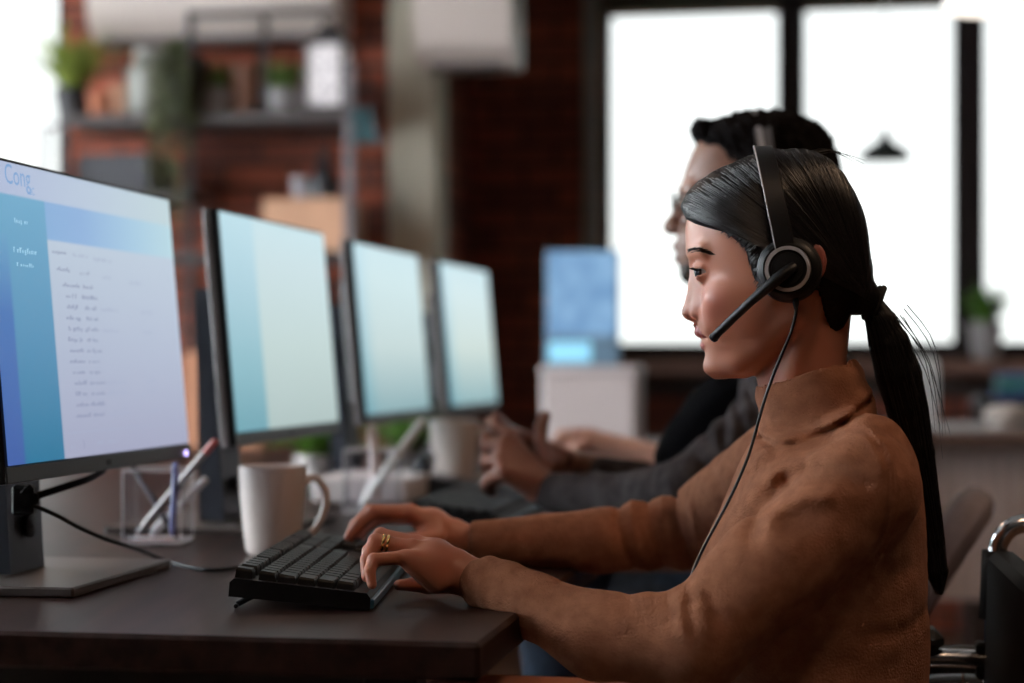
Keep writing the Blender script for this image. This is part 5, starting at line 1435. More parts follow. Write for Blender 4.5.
# ------------------------------------------------------------------ wheelchair of the woman
chrome = mat('chrome', (.75,.74,.75), .12, 1.0); vinyl = mat('black_vinyl', (.005,.005,.006), .65, spec=.18, bump=.2, bscale=200); rub = mat('rubber_black', (.012,.012,.012), .6)
wc = root('wheelchair', FW.w([(900,0,0)])[0]*np.array([1,1,0]), 'black wheelchair with chrome tubes under the person in brown sweater', 'wheelchair')
def WT(v): return FW.w([(v[0]+15, v[1], v[2])])[0]
def WV(vs): return [tuple(WT((p[0], p[1], p[2]))) for p in vs]
k_ = 1/FW.s
for s in (-1,1):
    y = s*190 if s > 0 else -196
    mb = MB(); mb.tube([WT(p) for p in spl([(985,y,-1090),(988,y,-900),(992,y,-740),(994,y,-660),(997,y,-575),(1003,y,-551),(1018,y,-538),(1048,y,-534),(1090,y,-536)], 36)], 10.5*k_, 12); bp_ = obj('back_post', mb, chrome, wc, True)
    mb = MB(); mb.tube([WT((1062,y,-534.5)), WT((1150,y,-538))], 16*k_, 12); obj('push_handle', mb, rub, bp_, True)
    if s > 0:                                    # the near armrest is swung away
        mb = MB(); mb.tube([WT(p) for p in spl([(990,y,-685),(960,y,-683),(900,y,-683),(760,y,-683),(700,y,-686),(690,y,-720),(690,y,-820)], 30)], 10*k_, 12); ar_ = obj('arm_frame', mb, chrome, wc, True)
        mb = MB(); mb.box((735,y-26,-681+5),(940,y+26,-650), None, bev=10); mb.v = WV(mb.v); obj('armrest_pad', mb, rub, ar_, AUTO)
    mb = MB(); mb.tube([WT(p) for p in ((988,y,-855),(700,y,-855),(600,y,-900),(560,y,-1120))], 10*k_, 12); obj('side_tube', mb, chrome, wc, True)
    # big rear wheel with hand rim
    yw = y+s*42; c = WT((965,yw,-1000)); ax = WT((0,s,0))-WT((0,0,0)); R0 = c[2]
    mb = MB(); mb.lathe([(R0-.030,-.012),(R0-.006,-.014),(R0,-.006),(R0,.006),(R0-.006,.014),(R0-.030,.012)], c, ax, 64, close=True); wl = obj('wheel', mb, rub, wc, AUTO)
    mb = MB(); mb.lathe([(R0-.055,.022),(R0-.045,.032),(R0-.035,.022),(R0-.045,.012)], c, ax, 64, close=True); obj('hand_rim', mb, chrome, wl, AUTO)
    mb = MB(); mb.lathe([(0,-.03),(.03,-.03),(.03,.03),(0,.03)], c, ax, 20); obj('hub', mb, chrome, wl, AUTO)
    a1 = np.cross(ax, [0,0,1.0]); a1 /= np.linalg.norm(a1); a2 = np.array([0,0,1.0])
    for i in range(12):
        t = i/12*2*math.pi; mb = MB(); mb.tube([c, c+(R0-.02)*(a1*math.cos(t)+a2*math.sin(t))], .0016, 5); obj('spoke', mb, chrome, wl)
    c2 = WT((570,y,-1000)); mb = MB(); mb.lathe([(0,-.014),(.07,-.014),(.085,-.008),(.085,.008),(.07,.014),(0,.014)], (c2[0],c2[1],.086), ax, 32); obj('caster_wheel', mb, rub, wc, AUTO)
    mb = MB(); mb.tube([(c2[0],c2[1],.09), WT((585,y,-900))], 9*k_, 8); obj('caster_fork', mb, chrome, wc, True)
mb = MB(); mb.box((978,-190,-840),(1012,190,-566), None, bev=8)
mb.v = [(p[0]+(8 if p[2] > -600 else 0)-.0004*(190**2-p[1]**2)*-1*.6, p[1], p[2]) for p in mb.v]; mb.v = WV(mb.v); obj('backrest', mb, vinyl, wc, AUTO)
for s in (-1,1):
    mb = MB(); y = s*193; mb.tube([WT((996,y,-566)), WT((993,y,-640))], 15*k_, 12); obj('back_sleeve', mb, vinyl, wc, True)
mb = MB(); mb.box((700,-185,-870),(985,185,-845), None, bev=8); mb.v = WV(mb.v); obj('seat', mb, vinyl, wc, AUTO)
mb = MB(); mb.box((975,182,-705),(998,204,-665), None, bev=3); mb.v = WV(mb.v); obj('clamp', mb, vinyl, wc, AUTO)
# ================================================================== background, in room coordinates
def bg_root(name, px, py, b, label, cat, group=None):
    a = px_a(px, b); return root(name, R(a, b, px_z(px, py, b)), label, cat, group), a, px_z(px, py, b)
MR = Matrix.Rotation(-PHI, 4, 'Z')
def rb2(mb, a0, a1, b0, b1, z0, z1, bev=0.0): mb.box((a0,b0,z0),(a1,b1,z1), MR, bev=bev); return mb
def pxbox(name, x0, x1, y0, y1, b, depth, m, label, cat, bev=.008, parent=None, group=None):
    """a box that fills picture columns x0..x1 and rows y0..y1 on the room plane b"""
    a0, a1 = px_a(x0, b), px_a(x1, b); z1 = px_z((x0+x1)/2, y0, b); z0 = px_z((x0+x1)/2, y1, b)
    mb = rb2(MB(), a0, a1, b, b+depth, z0, z1, bev)
    o = obj(name, mb, m, parent, origin=None if parent else R((a0+a1)/2, b+depth/2, z0))
    if parent is None: tag(o, label, cat, group)
    return o
# air conditioners
acm = mat('ac_white', (.52,.43,.39), .5); acd = mat('ac_slot', (.12,.10,.10), .6)
def ac(a0, a1, b0, b1, z0, z1, label, axis):
    rt = root('air_conditioner', R((a0+a1)/2, (b0+b1)/2, z0), label, 'air conditioner', 'air conditioners')
    mb = MB(); h = z1-z0
    if axis == 'a':      # front faces -b
        d = b1-b0; poly = [(b1,z0),(b0+d*.35,z0),(b0+.02,z0+h*.18),(b0,z0+h*.45),(b0,z1-.02),(b0+.02,z1),(b1,z1)]
        mb.prism([R(a0, q, z_) for q, z_ in poly], np.array(R(a1-a0, 0, 0))); obj('cover', mb, acm, rt, AUTO)
        mb = rb2(MB(), a0+.04, a1-.04, b0+d*.30, b0+d*.75, z0-.004, z0+.012); obj('air_slot', mb, acd, rt)
    else:                # front faces +a
        d = a1-a0; poly = [(a0,z0),(a0+d*.65,z0),(a1-.02,z0+h*.18),(a1,z0+h*.45),(a1,z1-.02),(a1-.02,z1),(a0,z1)]
        mb.prism([R(q, b0, z_) for q, z_ in poly], np.array(R(0, b1-b0, 0))); obj('cover', mb, acm, rt, AUTO)
        mb = rb2(MB(), a0+d*.3, a0+d*.7, b0+.04, b1-.04, z0-.004, z0+.012); obj('air_slot', mb, acd, rt)
    return rt
zb = px_z(210, 36, B1-.22)
ac(px_a(86,B1-.22), px_a(334,B1-.22), B1-.22, B1-.002, zb, zb+.28, 'white wall air conditioner above the plant shelf', 'a')
zb = px_z(460, 66, B1+.1)
zb = px_z(460, 62, B1-.30)
ac(px_a(413,B1-.30), px_a(510,B1-.30), B1-.30, B1-.062, zb, zb+.28, 'small white air conditioner fixed high on the beige pilaster', 'a')

# the plant shelf: a dark frame with a plank, standing in front of the brick
fr = mat('shelf_frame_dark', (.035,.030,.032), .5, .3); frg = mat('shelf_post_grey', (.16,.14,.15), .5, .3)
bS = B1-.42
a0s, a1s = px_a(64,bS), px_a(352,bS); zs = px_z(200,124,bS); zs1 = px_z(200,112,bS)
sh = root('shelf_rack', R((a0s+a1s)/2, bS+.15, 0), 'dark metal shelf rack holding plants before the brick wall', 'shelf')
obj('shelf_board', rb2(MB(), a0s, a1s, bS, bS+.30, zs, zs1, .004), mat('shelf_board', (.045,.032,.030), .6, var=.2), sh)
def post(x0, x1, ytop, m, b=bS, zbot=0.0, nm='post'):
    obj(nm, rb2(MB(), px_a(x0,b), px_a(x1,b), b, b+.03, zbot, px_z(x0,ytop,b), .003), m, sh)
post(186,192,10,fr,zbot=0); post(344,353,60,frg); post(186,192,78,fr,bS+.28); post(344,352,62,frg,bS+.28); post(62,67,118,fr)
obj('top_rail', rb2(MB(), px_a(190,bS), px_a(333,bS), bS, bS+.03, px_z(260,15,bS), px_z(260,9,bS), .003), fr, sh)
obj('hanging_rail', rb2(MB(), px_a(262,bS), px_a(266,bS), bS, bS+.03, zs1, px_z(260,15,bS), .003), fr, sh)
obj('back_rail', rb2(MB(), px_a(186,bS), px_a(350,bS), bS+.28, bS+.31, px_z(260,78,bS), px_z(260,73,bS), .003), fr, sh)
# lower shelf board that carries box and pots
zl = px_z(270,252,bS); obj('shelf_board', rb2(MB(), px_a(70,bS), a1s, bS, bS+.30, zl-.03, zl, .004), mat('shelf_board'), sh)
zl2 = px_z(110,192,bS); obj('shelf_board', rb2(MB(), px_a(62,bS), px_a(192,bS), bS, bS+.30, zl2-.025, zl2, .004), mat('shelf_board'), sh)
# slim rail frame to the left, in front of the bright window
sl = root('rail_frame', R(px_a(28,bS), bS, 0), 'slim metal rail frame at left edge before the bright window', 'rail')
obj('rail_top', rb2(MB(), px_a(27,bS), px_a(62,bS), bS+.12, bS+.14, px_z(40,124,bS), px_z(40,119,bS)), frg, sl)
obj('rail_post', rb2(MB(), px_a(26,bS), px_a(30,bS), bS+.12, bS+.14, 0, px_z(40,119,bS)), frg, sl)
for i, p in enumerate(((28,),)): pass
def shelf_pos(px, b=None): b = b or bS+.14; a = px_a(px, b); return np.array(R(a, b, zs1+.001))
leafy(shelf_pos(73), .27, 110, .26, 'spiky yellow-green plant in black pot at the left end of the shelf', (.24,.30,.05), (.02,.018,.02), .062, .10, seed=4, lw=.020, thin=True, droop=.4)
leafy(shelf_pos(218), .13, 60, .07, 'green plant in small grey pot, left one under the shelf rail', (.10,.17,.03), (.30,.28,.28), .055, .085, seed=5, lw=.016, thin=True, droop=.25)
leafy(shelf_pos(285), .13, 80, .09, 'green plant in wide grey pot next to the patterned lantern', (.10,.17,.03), (.30,.28,.28), .070, .08, seed=6, lw=.016, thin=True, droop=.25)
def pot(px, w, h, m, label, cat='pot', b=None, group=None, z=None):
    c = shelf_pos(px, b); 
    if z is not None: c[2] = z
    mb = MB(); mb.lathe([(0,0),(w*.36,0),(w*.47,h*.8),(w*.52,h*.8),(w*.5,h),(w*.44,h),(w*.40,h*.7),(0,h*.6)], c, n=28)
    return tag(obj('flower_pot', mb, m, None, AUTO, origin=c), label, cat, group)
terra = mat('terracotta', (.36,.12,.06), .8); ter2 = mat('terracotta_pale', (.36,.17,.10), .8)
pot(101, .09, .085, terra, 'orange terracotta pot right of the spiky yellow-green plant', group='terracotta pots'); pot(122, .08, .11, ter2, 'paler tall terracotta pot, second from the spiky plant', group='terracotta pots')
pot(246, .09, .16, mat('copper_brown', (.22,.09,.05), .5), 'brown round pot between the two grass-filled grey pots')
# jar and hanging plant
c = shelf_pos(153); jr = root('glass_jar', c, 'cloudy grey glass jar in the middle of the shelf', 'jar')
mb = MB(); mb.lathe([(0,0),(.075,0),(.085,.02),(.085,.15),(.06,.18),(.055,.20),(.05,.20),(.052,.18),(.075,.15),(.075,.02),(0,.012)], c, n=28); obj('glass', mb, mat('grey_glass', (.16,.155,.13), .35), jr, AUTO)
mb = MB(); mb.lathe([(0,.195),(.062,.195),(.062,.215),(0,.22)], c, n=28); obj('lid', mb, mat('jar_lid', (.25,.24,.22), .5), jr, AUTO)
c = shelf_pos(182, bS+.08); hp = root('trailing_plant', c, 'dark trailing plant hanging down from black pot over the shelf edge', 'plant')
mb = MB(); mb.lathe([(0,0),(.06,0),(.08,.16),(.083,.18),(.07,.18),(0,.15)], c, n=24); obj('pot', mb, mat('pot_dark_green', (.03,.035,.025), .6), hp, AUTO)
lf = MB(); rnd = random.Random(9)
for i in range(14):
    x0 = rnd.uniform(-.07,.05); y0 = -.10-rnd.random()*.05; z_ = .18; L_ = rnd.uniform(.2,.75); pts = []
    for k in range(14):
        t = k/13; pts.append(c+np.array([x0*min(1,t*3)+rnd.uniform(-.01,.01), y0*min(1,t*3.5), z_+.03*math.sin(min(1,t*4)*3.1)-L_*max(0,t-.15)]))
    lf.tube(pts, .002, 4)
    for p in pts[1:]:
        for _ in range(3):
            o = p+np.array([rnd.uniform(-.02,.02) for _ in range(3)]); s_2 = rnd.uniform(.012,.022); n_ = np.array([rnd.uniform(-1,1) for _ in range(3)]); n_ /= np.linalg.norm(n_); u_ = np.cross(n_, [0,0,1.0]); u_ /= np.linalg.norm(u_)+1e-6
            lf.add([o-u_*s_2*.5, o-n_*s_2, o+u_*s_2*.5, o+n_*s_2], [(0,1,2,3)])
obj('vines', lf, mat('vine_green', (.11,.12,.05), .6, var=.3), hp)
# lantern with pale patterned panel
c = shelf_pos(329, bS+.10); ln = root('lantern', c, 'square lantern with pale patterned panels and black top on shelf end', 'lantern')
ML = Matrix.Translation(Vector(c)) @ MR
w_, h_ = .125, .0
zt = px_z(329,46,bS+.10)-c[2]; zt0 = .0
lw_ = .060
mb = MB()
mb.box((-lw_-.008,-lw_-.008,0),(lw_+.008,lw_+.008,.015), ML, bev=.002); obj('base', mb, fr, ln)
pm = bpy.data.materials.new('lantern_pattern'); pm.use_nodes = True; nt = pm.node_tree; b_ = nt.nodes['Principled BSDF']; tc = nt.nodes.new('ShaderNodeTexCoord')
vo = nt.nodes.new('ShaderNodeTexVoronoi'); vo.feature = 'DISTANCE_TO_EDGE'; vo.inputs['Scale'].default_value = 42; nt.links.new(tc.outputs['Object'], vo.inputs['Vector'])
cr = nt.nodes.new('ShaderNodeValToRGB'); cr.color_ramp.elements[0].position = .08; cr.color_ramp.elements[0].color = (.40,.36,.38,1); cr.color_ramp.elements[1].position = .16; cr.color_ramp.elements[1].color = (.85,.80,.80,1)
nt.links.new(vo.outputs[0], cr.inputs[0]); nt.links.new(cr.outputs[0], b_.inputs['Base Color']); b_.inputs['Roughness'].default_value = .5
nt.links.new(cr.outputs[0], b_.inputs['Emission Color']); b_.inputs['Emission Strength'].default_value = .22
mb = MB(); mb.box((-lw_+.004,-lw_+.004,.015),(lw_-.004,lw_-.004,zt), ML, bev=.01); obj('patterned_shade', mb, pm, ln)
for sx in (-1,1):
    for sy in (-1,1):
        mb = MB(); mb.box((sx*lw_-.005,sy*lw_-.005,.01),(sx*lw_+.005,sy*lw_+.005,zt), ML); obj('corner_bar', mb, fr, ln)
mb = MB(); mb.box((-lw_-.008,-lw_-.008,zt),(lw_+.008,lw_+.008,zt+.02), ML, bev=.002)
mb.lathe([(.055,zt+.02),(.03,zt+.06),(.015,zt+.07),(.0,zt+.075)], c, n=20); obj('top', mb, fr, ln, AUTO)
mb = MB(); mb.tube([tuple(c+np.array([.022*math.cos(t),0,zt+.085+.022*math.sin(t)])) for t in np.linspace(0,6.28,20)], .003, 6); obj('hanging_loop', mb, fr, ln)
# teal cloth at the end of the shelf
c = np.array(R(px_a(362,bS), bS-.03, px_z(362,125,bS)))
mb = MB(); V = []
for i in range(9):
    for j in range(6):
        V.append(c+np.array([(j/5-.5)*.055*(1+.4*i/8)+.02*i/8, .010*math.sin(j*2.2), .05-.11*i/8]))
V += [v+np.array([0,.01,0]) for v in V]
mb.add(V, [(i*6+j,i*6+j+1,(i+1)*6+j+1,(i+1)*6+j) for i in range(8) for j in range(5)]+[(54+i*6+j,54+(i+1)*6+j,54+(i+1)*6+j+1,54+i*6+j+1) for i in range(8) for j in range(5)])
tag(obj('cloth', mb, mat('teal_cloth', (.06,.13,.15), .8), None, True, origin=c), 'teal cloth hanging from the shelf end beside the lantern', 'cloth')
# things lower down
zlb = zl+.001
def low_box(name, x0, x1, y0, b0, dep, m, label, cat, zbase, bev=.004):
    a0, a1 = px_a(x0,b0), px_a(x1,b0); z1 = px_z((x0+x1)/2, y0, b0); mb = rb2(MB(), a0, a1, b0, b0+dep, zbase, z1, bev)
    return tag(obj(name, mb, m, None, origin=R((a0+a1)/2, b0+dep/2, zbase)), label, cat)
low_box('storage_box', 76, 150, 153, bS+.03, .24, mat('box_grey', (.022,.020,.026), .6), 'dark grey storage box above the nearest monitor', 'box', zl2+.001)
low_box('wooden_box', 263, 344, 198, bS+.02, .26, mat('box_wood', (.52,.28,.17), .7, var=.12, vscale=6), 'pale orange wooden box above the second monitor', 'box', zlb)
zwb = px_z(300,198,bS+.05)+.001
cc = np.array(R(px_a(322,bS+.1), bS+.12, zwb)); mb = MB(); mb.lathe([(0,0),(.045,0),(.05,.04),(.03,.09),(.012,.12),(.012,.15),(0,.15)], cc, n=24)
tag(obj('vase', mb, mat('vase_black', (.012,.012,.016), .3), None, AUTO, origin=cc), 'small black vase standing on the pale wooden box', 'vase')
cc = np.array(R(px_a(301,bS+.1), bS+.12, zwb)); mb = MB(); mb.lathe([(0,0),(.028,0),(.036,.07),(.032,.07),(.025,.01),(0,.01)], cc, n=24)
tag(obj('cup', mb, mat('cup_grey', (.28,.25,.27), .4), None, AUTO, origin=cc), 'small grey cup left of the black vase', 'cup')
# shelf upright left of second monitor is bare brick; orange crate and warm cabinet behind monitors
low_box('cabinet', 70, 118, 486, 4.9, .35, mat('cabinet_dark', (.02,.014,.013), .6), 'low dark cabinet behind the nearest monitor', 'cabinet', 0.0)
low_box('cabinet', 183, 262, 352, 5.55, .25, mat('crate_orange', (.45,.20,.11), .7, var=.1), 'orange-brown cabinet seen between the first two monitors', 'cabinet', 0.0)

# ------------------------------------------------------------------ middle: far desk with blue screen and white box
bD = 5.2
zd = .745
def far_desk(a0, a1, b0, b1, z, top_m, label, panel=None, zlow=.1):
    rt = root('desk', R((a0+a1)/2, (b0+b1)/2, 0), label, 'desk', 'desks by the window')
    obj('desk_top', rb2(MB(), a0, a1, b0, b1, z-.03, z, .004), top_m, rt)
    for a in (a0+.03, a1-.08):
        for b in (b0+.03, b1-.08): obj('leg', rb2(MB(), a, a+.05, b, b+.05, 0, z-.03, .003), leg_m, rt)
    if panel: obj('front_panel', rb2(MB(), a0+.02, a1-.02, b0+.10, b0+.13, zlow, z-.03, .003), panel, rt)
    return rt
brown_top = mat('far_desk_brown', (.13,.075,.055), .5, var=.15)
far_desk(px_a(520,5.2), px_a(660,5.2), 5.2, 6.0, zd, brown_top, 'brown far desk carrying the blue screen')
pxz = lambda x, y, b: px_z(x, y, b)
# blue screen
b0 = 5.5; a0, a1 = px_a(546,b0), px_a(619,b0); rt = root('monitor', R((a0+a1)/2, b0+.08, zd), 'blurred blue screen standing in front of the window', 'monitor')
bm = bpy.data.materials.new('blue_screen'); bm.use_nodes = True; nt = bm.node_tree; b_ = nt.nodes['Principled BSDF']; tc = nt.nodes.new('ShaderNodeTexCoord'); no = nt.nodes.new('ShaderNodeTexNoise'); no.inputs['Scale'].default_value = 14
nt.links.new(tc.outputs['Object'], no.inputs['Vector']); cr = nt.nodes.new('ShaderNodeValToRGB'); nt.links.new(no.outputs['Fac'], cr.inputs[0])
cr.color_ramp.elements[0].position = .35; cr.color_ramp.elements[0].color = (.13,.28,.50,1); cr.color_ramp.elements[1].position = .65; cr.color_ramp.elements[1].color = (.24,.43,.66,1)
b_.inputs['Base Color'].default_value = (.02,.03,.05,1); nt.links.new(cr.outputs[0], b_.inputs['Emission Color']); b_.inputs['Emission Strength'].default_value = 1.0/2**EXPO
z0 = pxz(580,335,b0); z1 = pxz(580,250,b0)
obj('housing', rb2(MB(), a0, a1, b0, b0+.03, z0-.12, z1, .004), mat('pale_blue_frame', (.16,.26,.36), .4), rt)
obj('screen', rb2(MB(), a0+.006, a1-.006, b0-.002, b0, z0-.0, z1-.006), bm, rt)
obj('menu_panel', rb2(MB(), a0+.008, a0+(a1-a0)*.62, b0-.004, b0-.001, pxz(565,362,b0), pxz(565,342,b0)), mat('screen_cyan', (.1,.3,.4), .5, emit=(.28,.60,.80), estr=1/2**EXPO), rt)
obj('stand', rb2(MB(), (a0+a1)/2-.05, (a0+a1)/2+.05, b0+.03, b0+.06, zd, z0, .004), fr, rt)
obj('foot', rb2(MB(), (a0+a1)/2-.12, (a0+a1)/2+.12, b0-.02, b0+.16, zd, zd+.012, .004), fr, rt)
b0 = 5.22; a0, a1 = px_a(541,b0), px_a(636,b0)
wb = root('storage_box', R((a0+a1)/2, b0+.1, zd), 'plain white box below the blue screen', 'box')
obj('box_body', rb2(MB(), a0, a1, b0, b0+.20, zd+.001, pxz(590,374,b0), .008), mat('white_board', (.60,.51,.50), .6), wb)
obj('lid', rb2(MB(), a0-.004, a1+.004, b0-.004, b0+.204, pxz(590,376,b0), pxz(590,366,b0), .008), mat('white_board_lid', (.58,.50,.50), .5), wb)

# ------------------------------------------------------------------ right: corrugated reception desk, lamp, chair, plant on the sill
bC = 4.7
pan = bpy.data.materials.new('ribbed_beige'); pan.use_nodes = True; nt = pan.node_tree; b_ = nt.nodes['Principled BSDF']; tc = nt.nodes.new('ShaderNodeTexCoord'); mp = nt.nodes.new('ShaderNodeMapping')
mp.inputs['Rotation'].default_value = (0,0,PHI); nt.links.new(tc.outputs['Object'], mp.inputs['Vector']); wv = nt.nodes.new('ShaderNodeTexWave'); wv.inputs['Scale'].default_value = 9; nt.links.new(mp.outputs['Vector'], wv.inputs['Vector'])
cr = nt.nodes.new('ShaderNodeValToRGB'); nt.links.new(wv.outputs['Fac'], cr.inputs[0]); cr.color_ramp.elements[0].color = (.50,.39,.35,1); cr.color_ramp.elements[1].color = (.62,.49,.45,1)
nt.links.new(cr.outputs[0], b_.inputs['Base Color']); b_.inputs['Roughness'].default_value = .7
bp = nt.nodes.new('ShaderNodeBump'); bp.inputs['Strength'].default_value = .5; bp.inputs['Distance'].default_value = .01; nt.links.new(wv.outputs['Fac'], bp.inputs['Height']); nt.links.new(bp.outputs['Normal'], b_.inputs['Normal'])
a0 = px_a(850,bC); a1 = px_a(1024,bC)+.5; zt = pxz(970,432,bC)
far_desk(a0, a1, bC, bC+.75, zt, brown_top, 'desk with beige ribbed front panel behind the wheelchair', pan, pxz(970,600,bC+.1))
# cream dome lamp
bl = bC+.25; c = np.array(R(px_a(1008,bl), bl, zt+.001)); cream = mat('cream_enamel', (.55,.47,.42), .5)
dl = root('table_lamp', c, 'cream dome-shaded table lamp on the ribbed desk', 'lamp'); zdm = pxz(1008,438,bl)-c[2]; zdt = pxz(1008,404,bl)-c[2]
zdm = max(zdm, .025)
mb = MB(); rr = (px_a(1034,bl)-px_a(982,bl))/2; mb.lathe([(rr,zdm),(rr*.97,zdm+(zdt-zdm)*.35),(rr*.75,zdm+(zdt-zdm)*.75),(rr*.35,zdt-.003),(0,zdt)], c, n=36); obj('lamp_shade', mb, cream, dl, AUTO)
mb = MB(); mb.lathe([(0,0),(.05,0),(.05,.01),(.014,.02),(.012,zdm+.02),(0,zdm+.02)], c, n=20); obj('base', mb, cream, dl, AUTO)
# white computer seen from behind, beside the ponytail
bw = bC+.20; c = np.array(R(px_a(926,bw), bw, zt+.001)); wc2 = mat('white_plastic', (.95,.96,.97), .9, trans=.75, ior=1.03)
ch = root('desktop_computer', c, 'white rounded computer back behind the ponytail on the ribbed desk', 'computer')
ztp = pxz(925,356,bw); zlo = pxz(925,421,bw); a0, a1 = px_a(898,bw), px_a(939,bw); pf = []
for i in range(32):
    t = i/32*2*math.pi; pf.append(((a0+a1)/2+(a1-a0)/2*np.sign(math.cos(t))*abs(math.cos(t))**.35, (ztp+zlo)/2+(ztp-zlo)/2*np.sign(math.sin(t))*abs(math.sin(t))**.35))
mb = MB(); mb.prism([R(p, bw, q) for p, q in pf], np.array(R(0,.03,0))); obj('housing', mb, wc2, ch, AUTO)
obj('stand', rb2(MB(), (a0+a1)/2-.012, (a0+a1)/2+.012, bw+.004, bw+.02, zt+.008, zlo+.02), wc2, ch)
obj('foot', rb2(MB(), (a0+a1)/2-.04, (a0+a1)/2+.04, bw-.04, bw+.07, zt+.001, zt+.009, .003), wc2, ch)
# printer and coloured folders on a cabinet under the window
bp_ = 6.3
cb2 = low_box('cabinet', 968, 1075, 432, bp_, .5, mat('cabinet_brown', (.05,.028,.022), .6), 'dark brown cabinet under the window at the right edge', 'cabinet', 0.0)
zc2 = pxz(1020,432,bp_)+.001
pr = root('printer', R(px_a(1010,bp_+.08), bp_+.2, zc2), 'dark printer under the sill plant at the right edge', 'printer')
obj('housing', rb2(MB(), px_a(976,bp_+.08), px_a(1060,bp_+.08), bp_+.06, bp_+.42, zc2, pxz(1010,398,bp_+.08), .012), mat('printer_dark', (.015,.015,.018), .5), pr)
obj('paper_tray', rb2(MB(), px_a(985,bp_+.05), px_a(1045,bp_+.05), bp_-.0, bp_+.07, zc2+.02, zc2+.035, .003), mat('printer_dark'), pr)
zf = pxz(1010,398,bp_+.08)+.001; hcol = [(.04,.09,.28),(.05,.22,.10),(.05,.14,.30)]
for i, cc in enumerate(hcol):
    mb = rb2(MB(), px_a(998,bp_+.1)+i*.004, px_a(1050,bp_+.1)-i*.01, bp_+.10, bp_+.34, zf+i*.026, zf+.024+i*.026, .003)
    tag(obj('folder', mb, mat('folder_%d' % i, cc, .5), None, origin=R(px_a(1020,bp_), bp_+.2, zf+i*.026)), ['blue folder at the bottom of the pile on the printer','green folder in the middle of the pile on the printer','slate blue folder on top of the pile on the printer'][i], 'folder', 'folders on the printer')
# plant on the sill
bz_ = B2-.10; c = np.array(R(px_a(986,bz_), bz_, wz0+.001))
leafy(c, .19, 110, .13, 'green plant in grey pot on the window sill', (.10,.24,.03), (.34,.31,.31), .062, .13, seed=12, lw=.020, thin=True, droop=.3)
c = np.array(R(px_a(1030,bz_), bz_, wz0+.001))
# ------------------------------------------------------------------ pendant lamps
def pendant(px, py_bot, py_top, w_px, b, m, label, bulb, prof, cord_m, lit=0):
    a = px_a(px, b); z0 = px_z(px, py_bot, b); z1 = px_z(px, py_top, b); c = np.array(R(a, b, z0)); r = (px_a(px+w_px/2,b)-px_a(px-w_px/2,b))/2; h = z1-z0
    rt = root('pendant_lamp', c, label, 'lamp', None)
    P_ = [(r*q, h*t) for q, t in prof]; inner = [(max(0,q-.004), t) for q, t in P_[::-1]]
    mb = MB(); mb.lathe(P_+inner, c, n=48); obj('lamp_shade', mb, m, rt, AUTO)
    mb = MB(); mb.tube([c+(0,0,h), np.array([c[0],c[1],H])], .003, 6); obj('cord', mb, cord_m, rt)
    mb = MB(); mb.lathe([(0,h*.25),(.022,h*.3),(.03,h*.45),(.02,h*.62),(0,h*.7)], c, n=20); obj('bulb', mb, bulb, rt, True)
    mb = MB(); mb.lathe([(0,H-c[2]-.025),(.05,H-c[2]-.02),(.05,H-c[2])], c, n=20); obj('ceiling_cap', mb, m, rt, AUTO)
    return rt, c
pf_bell = [(1.0,0),(.98,.10),(.90,.22),(.70,.37),(.42,.50),(.26,.60),(.18,.72),(.12,.86),(.07,1.0)]
bulb_off = mat('bulb_off', (.6,.6,.55), .2); bulb_on = mat('bulb_on', (1,.9,.8), .3, emit=(1.0,.86,.68), estr=14)
pendant(885, 160, 127, 54, 6.2, mat('pendant_black', (.012,.014,.014), .5), 'small black bell-shaped pendant lamp hanging against the window', bulb_off, pf_bell, mat('cord_pale', (.7,.72,.72), .6))
pf_dome = [(1.0,0),(.97,.12),(.85,.4),(.6,.72),(.3,.93),(.1,1.0)]
pt, cpt = pendant(998, 9, -50, 116, 3.6, mat('pendant_white', (.80,.78,.76), .4, emit=(1,.93,.85), estr=.35), 'large lit white pendant lamp cut by the top right corner', bulb_on, pf_dome, mat('cord_grey', (.3,.3,.3), .6))
mb = MB(); rr = (px_a(998+61,3.6)-px_a(998-61,3.6))/2; mb.lathe([(rr*.93,.004),(rr*.93,.010),(0,.010)], cpt, n=40)
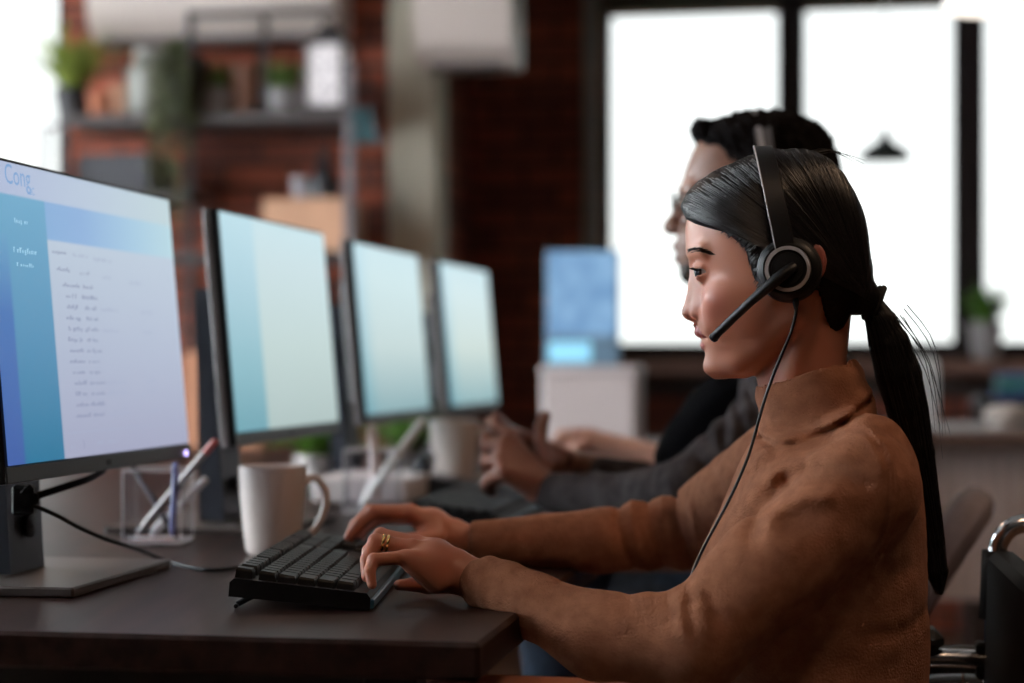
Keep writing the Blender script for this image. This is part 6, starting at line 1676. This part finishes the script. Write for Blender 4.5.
obj('diffuser', mb, mat('diffuser', (.9,.88,.85), .5, emit=(1,.92,.82), estr=1.6), pt)

# ------------------------------------------------------------------ outside the window: ground and pale trees
mb = MB(); mb.box((-40,9.5,-3.2),(40,80,-3.0)); g = struct('ground_outside', mb, mat('outside_ground', (.30,.34,.18), .9, var=.2, vscale=.3))
tl = mat('outside_leaves', (.30,.40,.20), .9, var=.3, vscale=1.5); tk = mat('outside_bark', (.2,.14,.1), .9)
def tree(a, b, r, h, seed, label):
    c = np.array(R(a, b, -3.0)); rt = root('tree', c, label, 'tree', 'pale trees outside the window')
    mb = MB(); mb.tube([c, c+(0,0,h)], [.25,.15], 8); obj('trunk', mb, tk, rt, True)
    G = Grid((-r*1.3,-r*1.3,h-r*1.2), (r*1.3,r*1.3,h+r*1.3), r*.11); rn = random.Random(seed)
    for i in range(9): G.add(el((rn.uniform(-.6,.6)*r, rn.uniform(-.6,.6)*r, h+rn.uniform(-.6,.6)*r), (r*.5,r*.5,r*.42)), r*.1)
    G.disp(lambda x,y,z: (vnoise(x,y,z,r*.35,seed)*r*.10).astype(np.float32))
    v, q = G.mesh(0); obj('crown', (v+c, q), tl, rt, True)
tree(-2.0, 24, 2.0, 1.2, 1, 'pale bushy tree outside, low in the first window pane')
tree(4.4, 30, 2.4, .4, 2, 'pale low tree outside behind the ponytail')
# ------------------------------------------------------------------ unseen warm lamps, added as fill light on the woman
def make_fill_lamp(x, y, z, e, col, r, label):
    c = np.array([x, y, z]); rt = root('fill_lamp', c, label, 'lamp', 'warm fill lamps added out of view')
    mb = MB(); mb.lathe([(r,0),(r,.05),(r*.3,.07),(0,.07)], c, n=32); obj('lamp_shade', mb, mat('pendant_black'), rt, AUTO)
    mb = MB(); mb.tube([c+(0,0,.07), (x,y,H)], .004, 6); obj('cord', mb, mat('cord_grey'), rt)
    o = lamp('AREA', (x, y, z-.01), (0,0,0), e, col, r*1.9); o.data.shape = 'DISK'; return o
for (x, y, z, e, r) in FILL_LAMPS:
    make_fill_lamp(x, y, z, e, (1.0,.66,.42), r, 'round warm fill lamp added out of view')
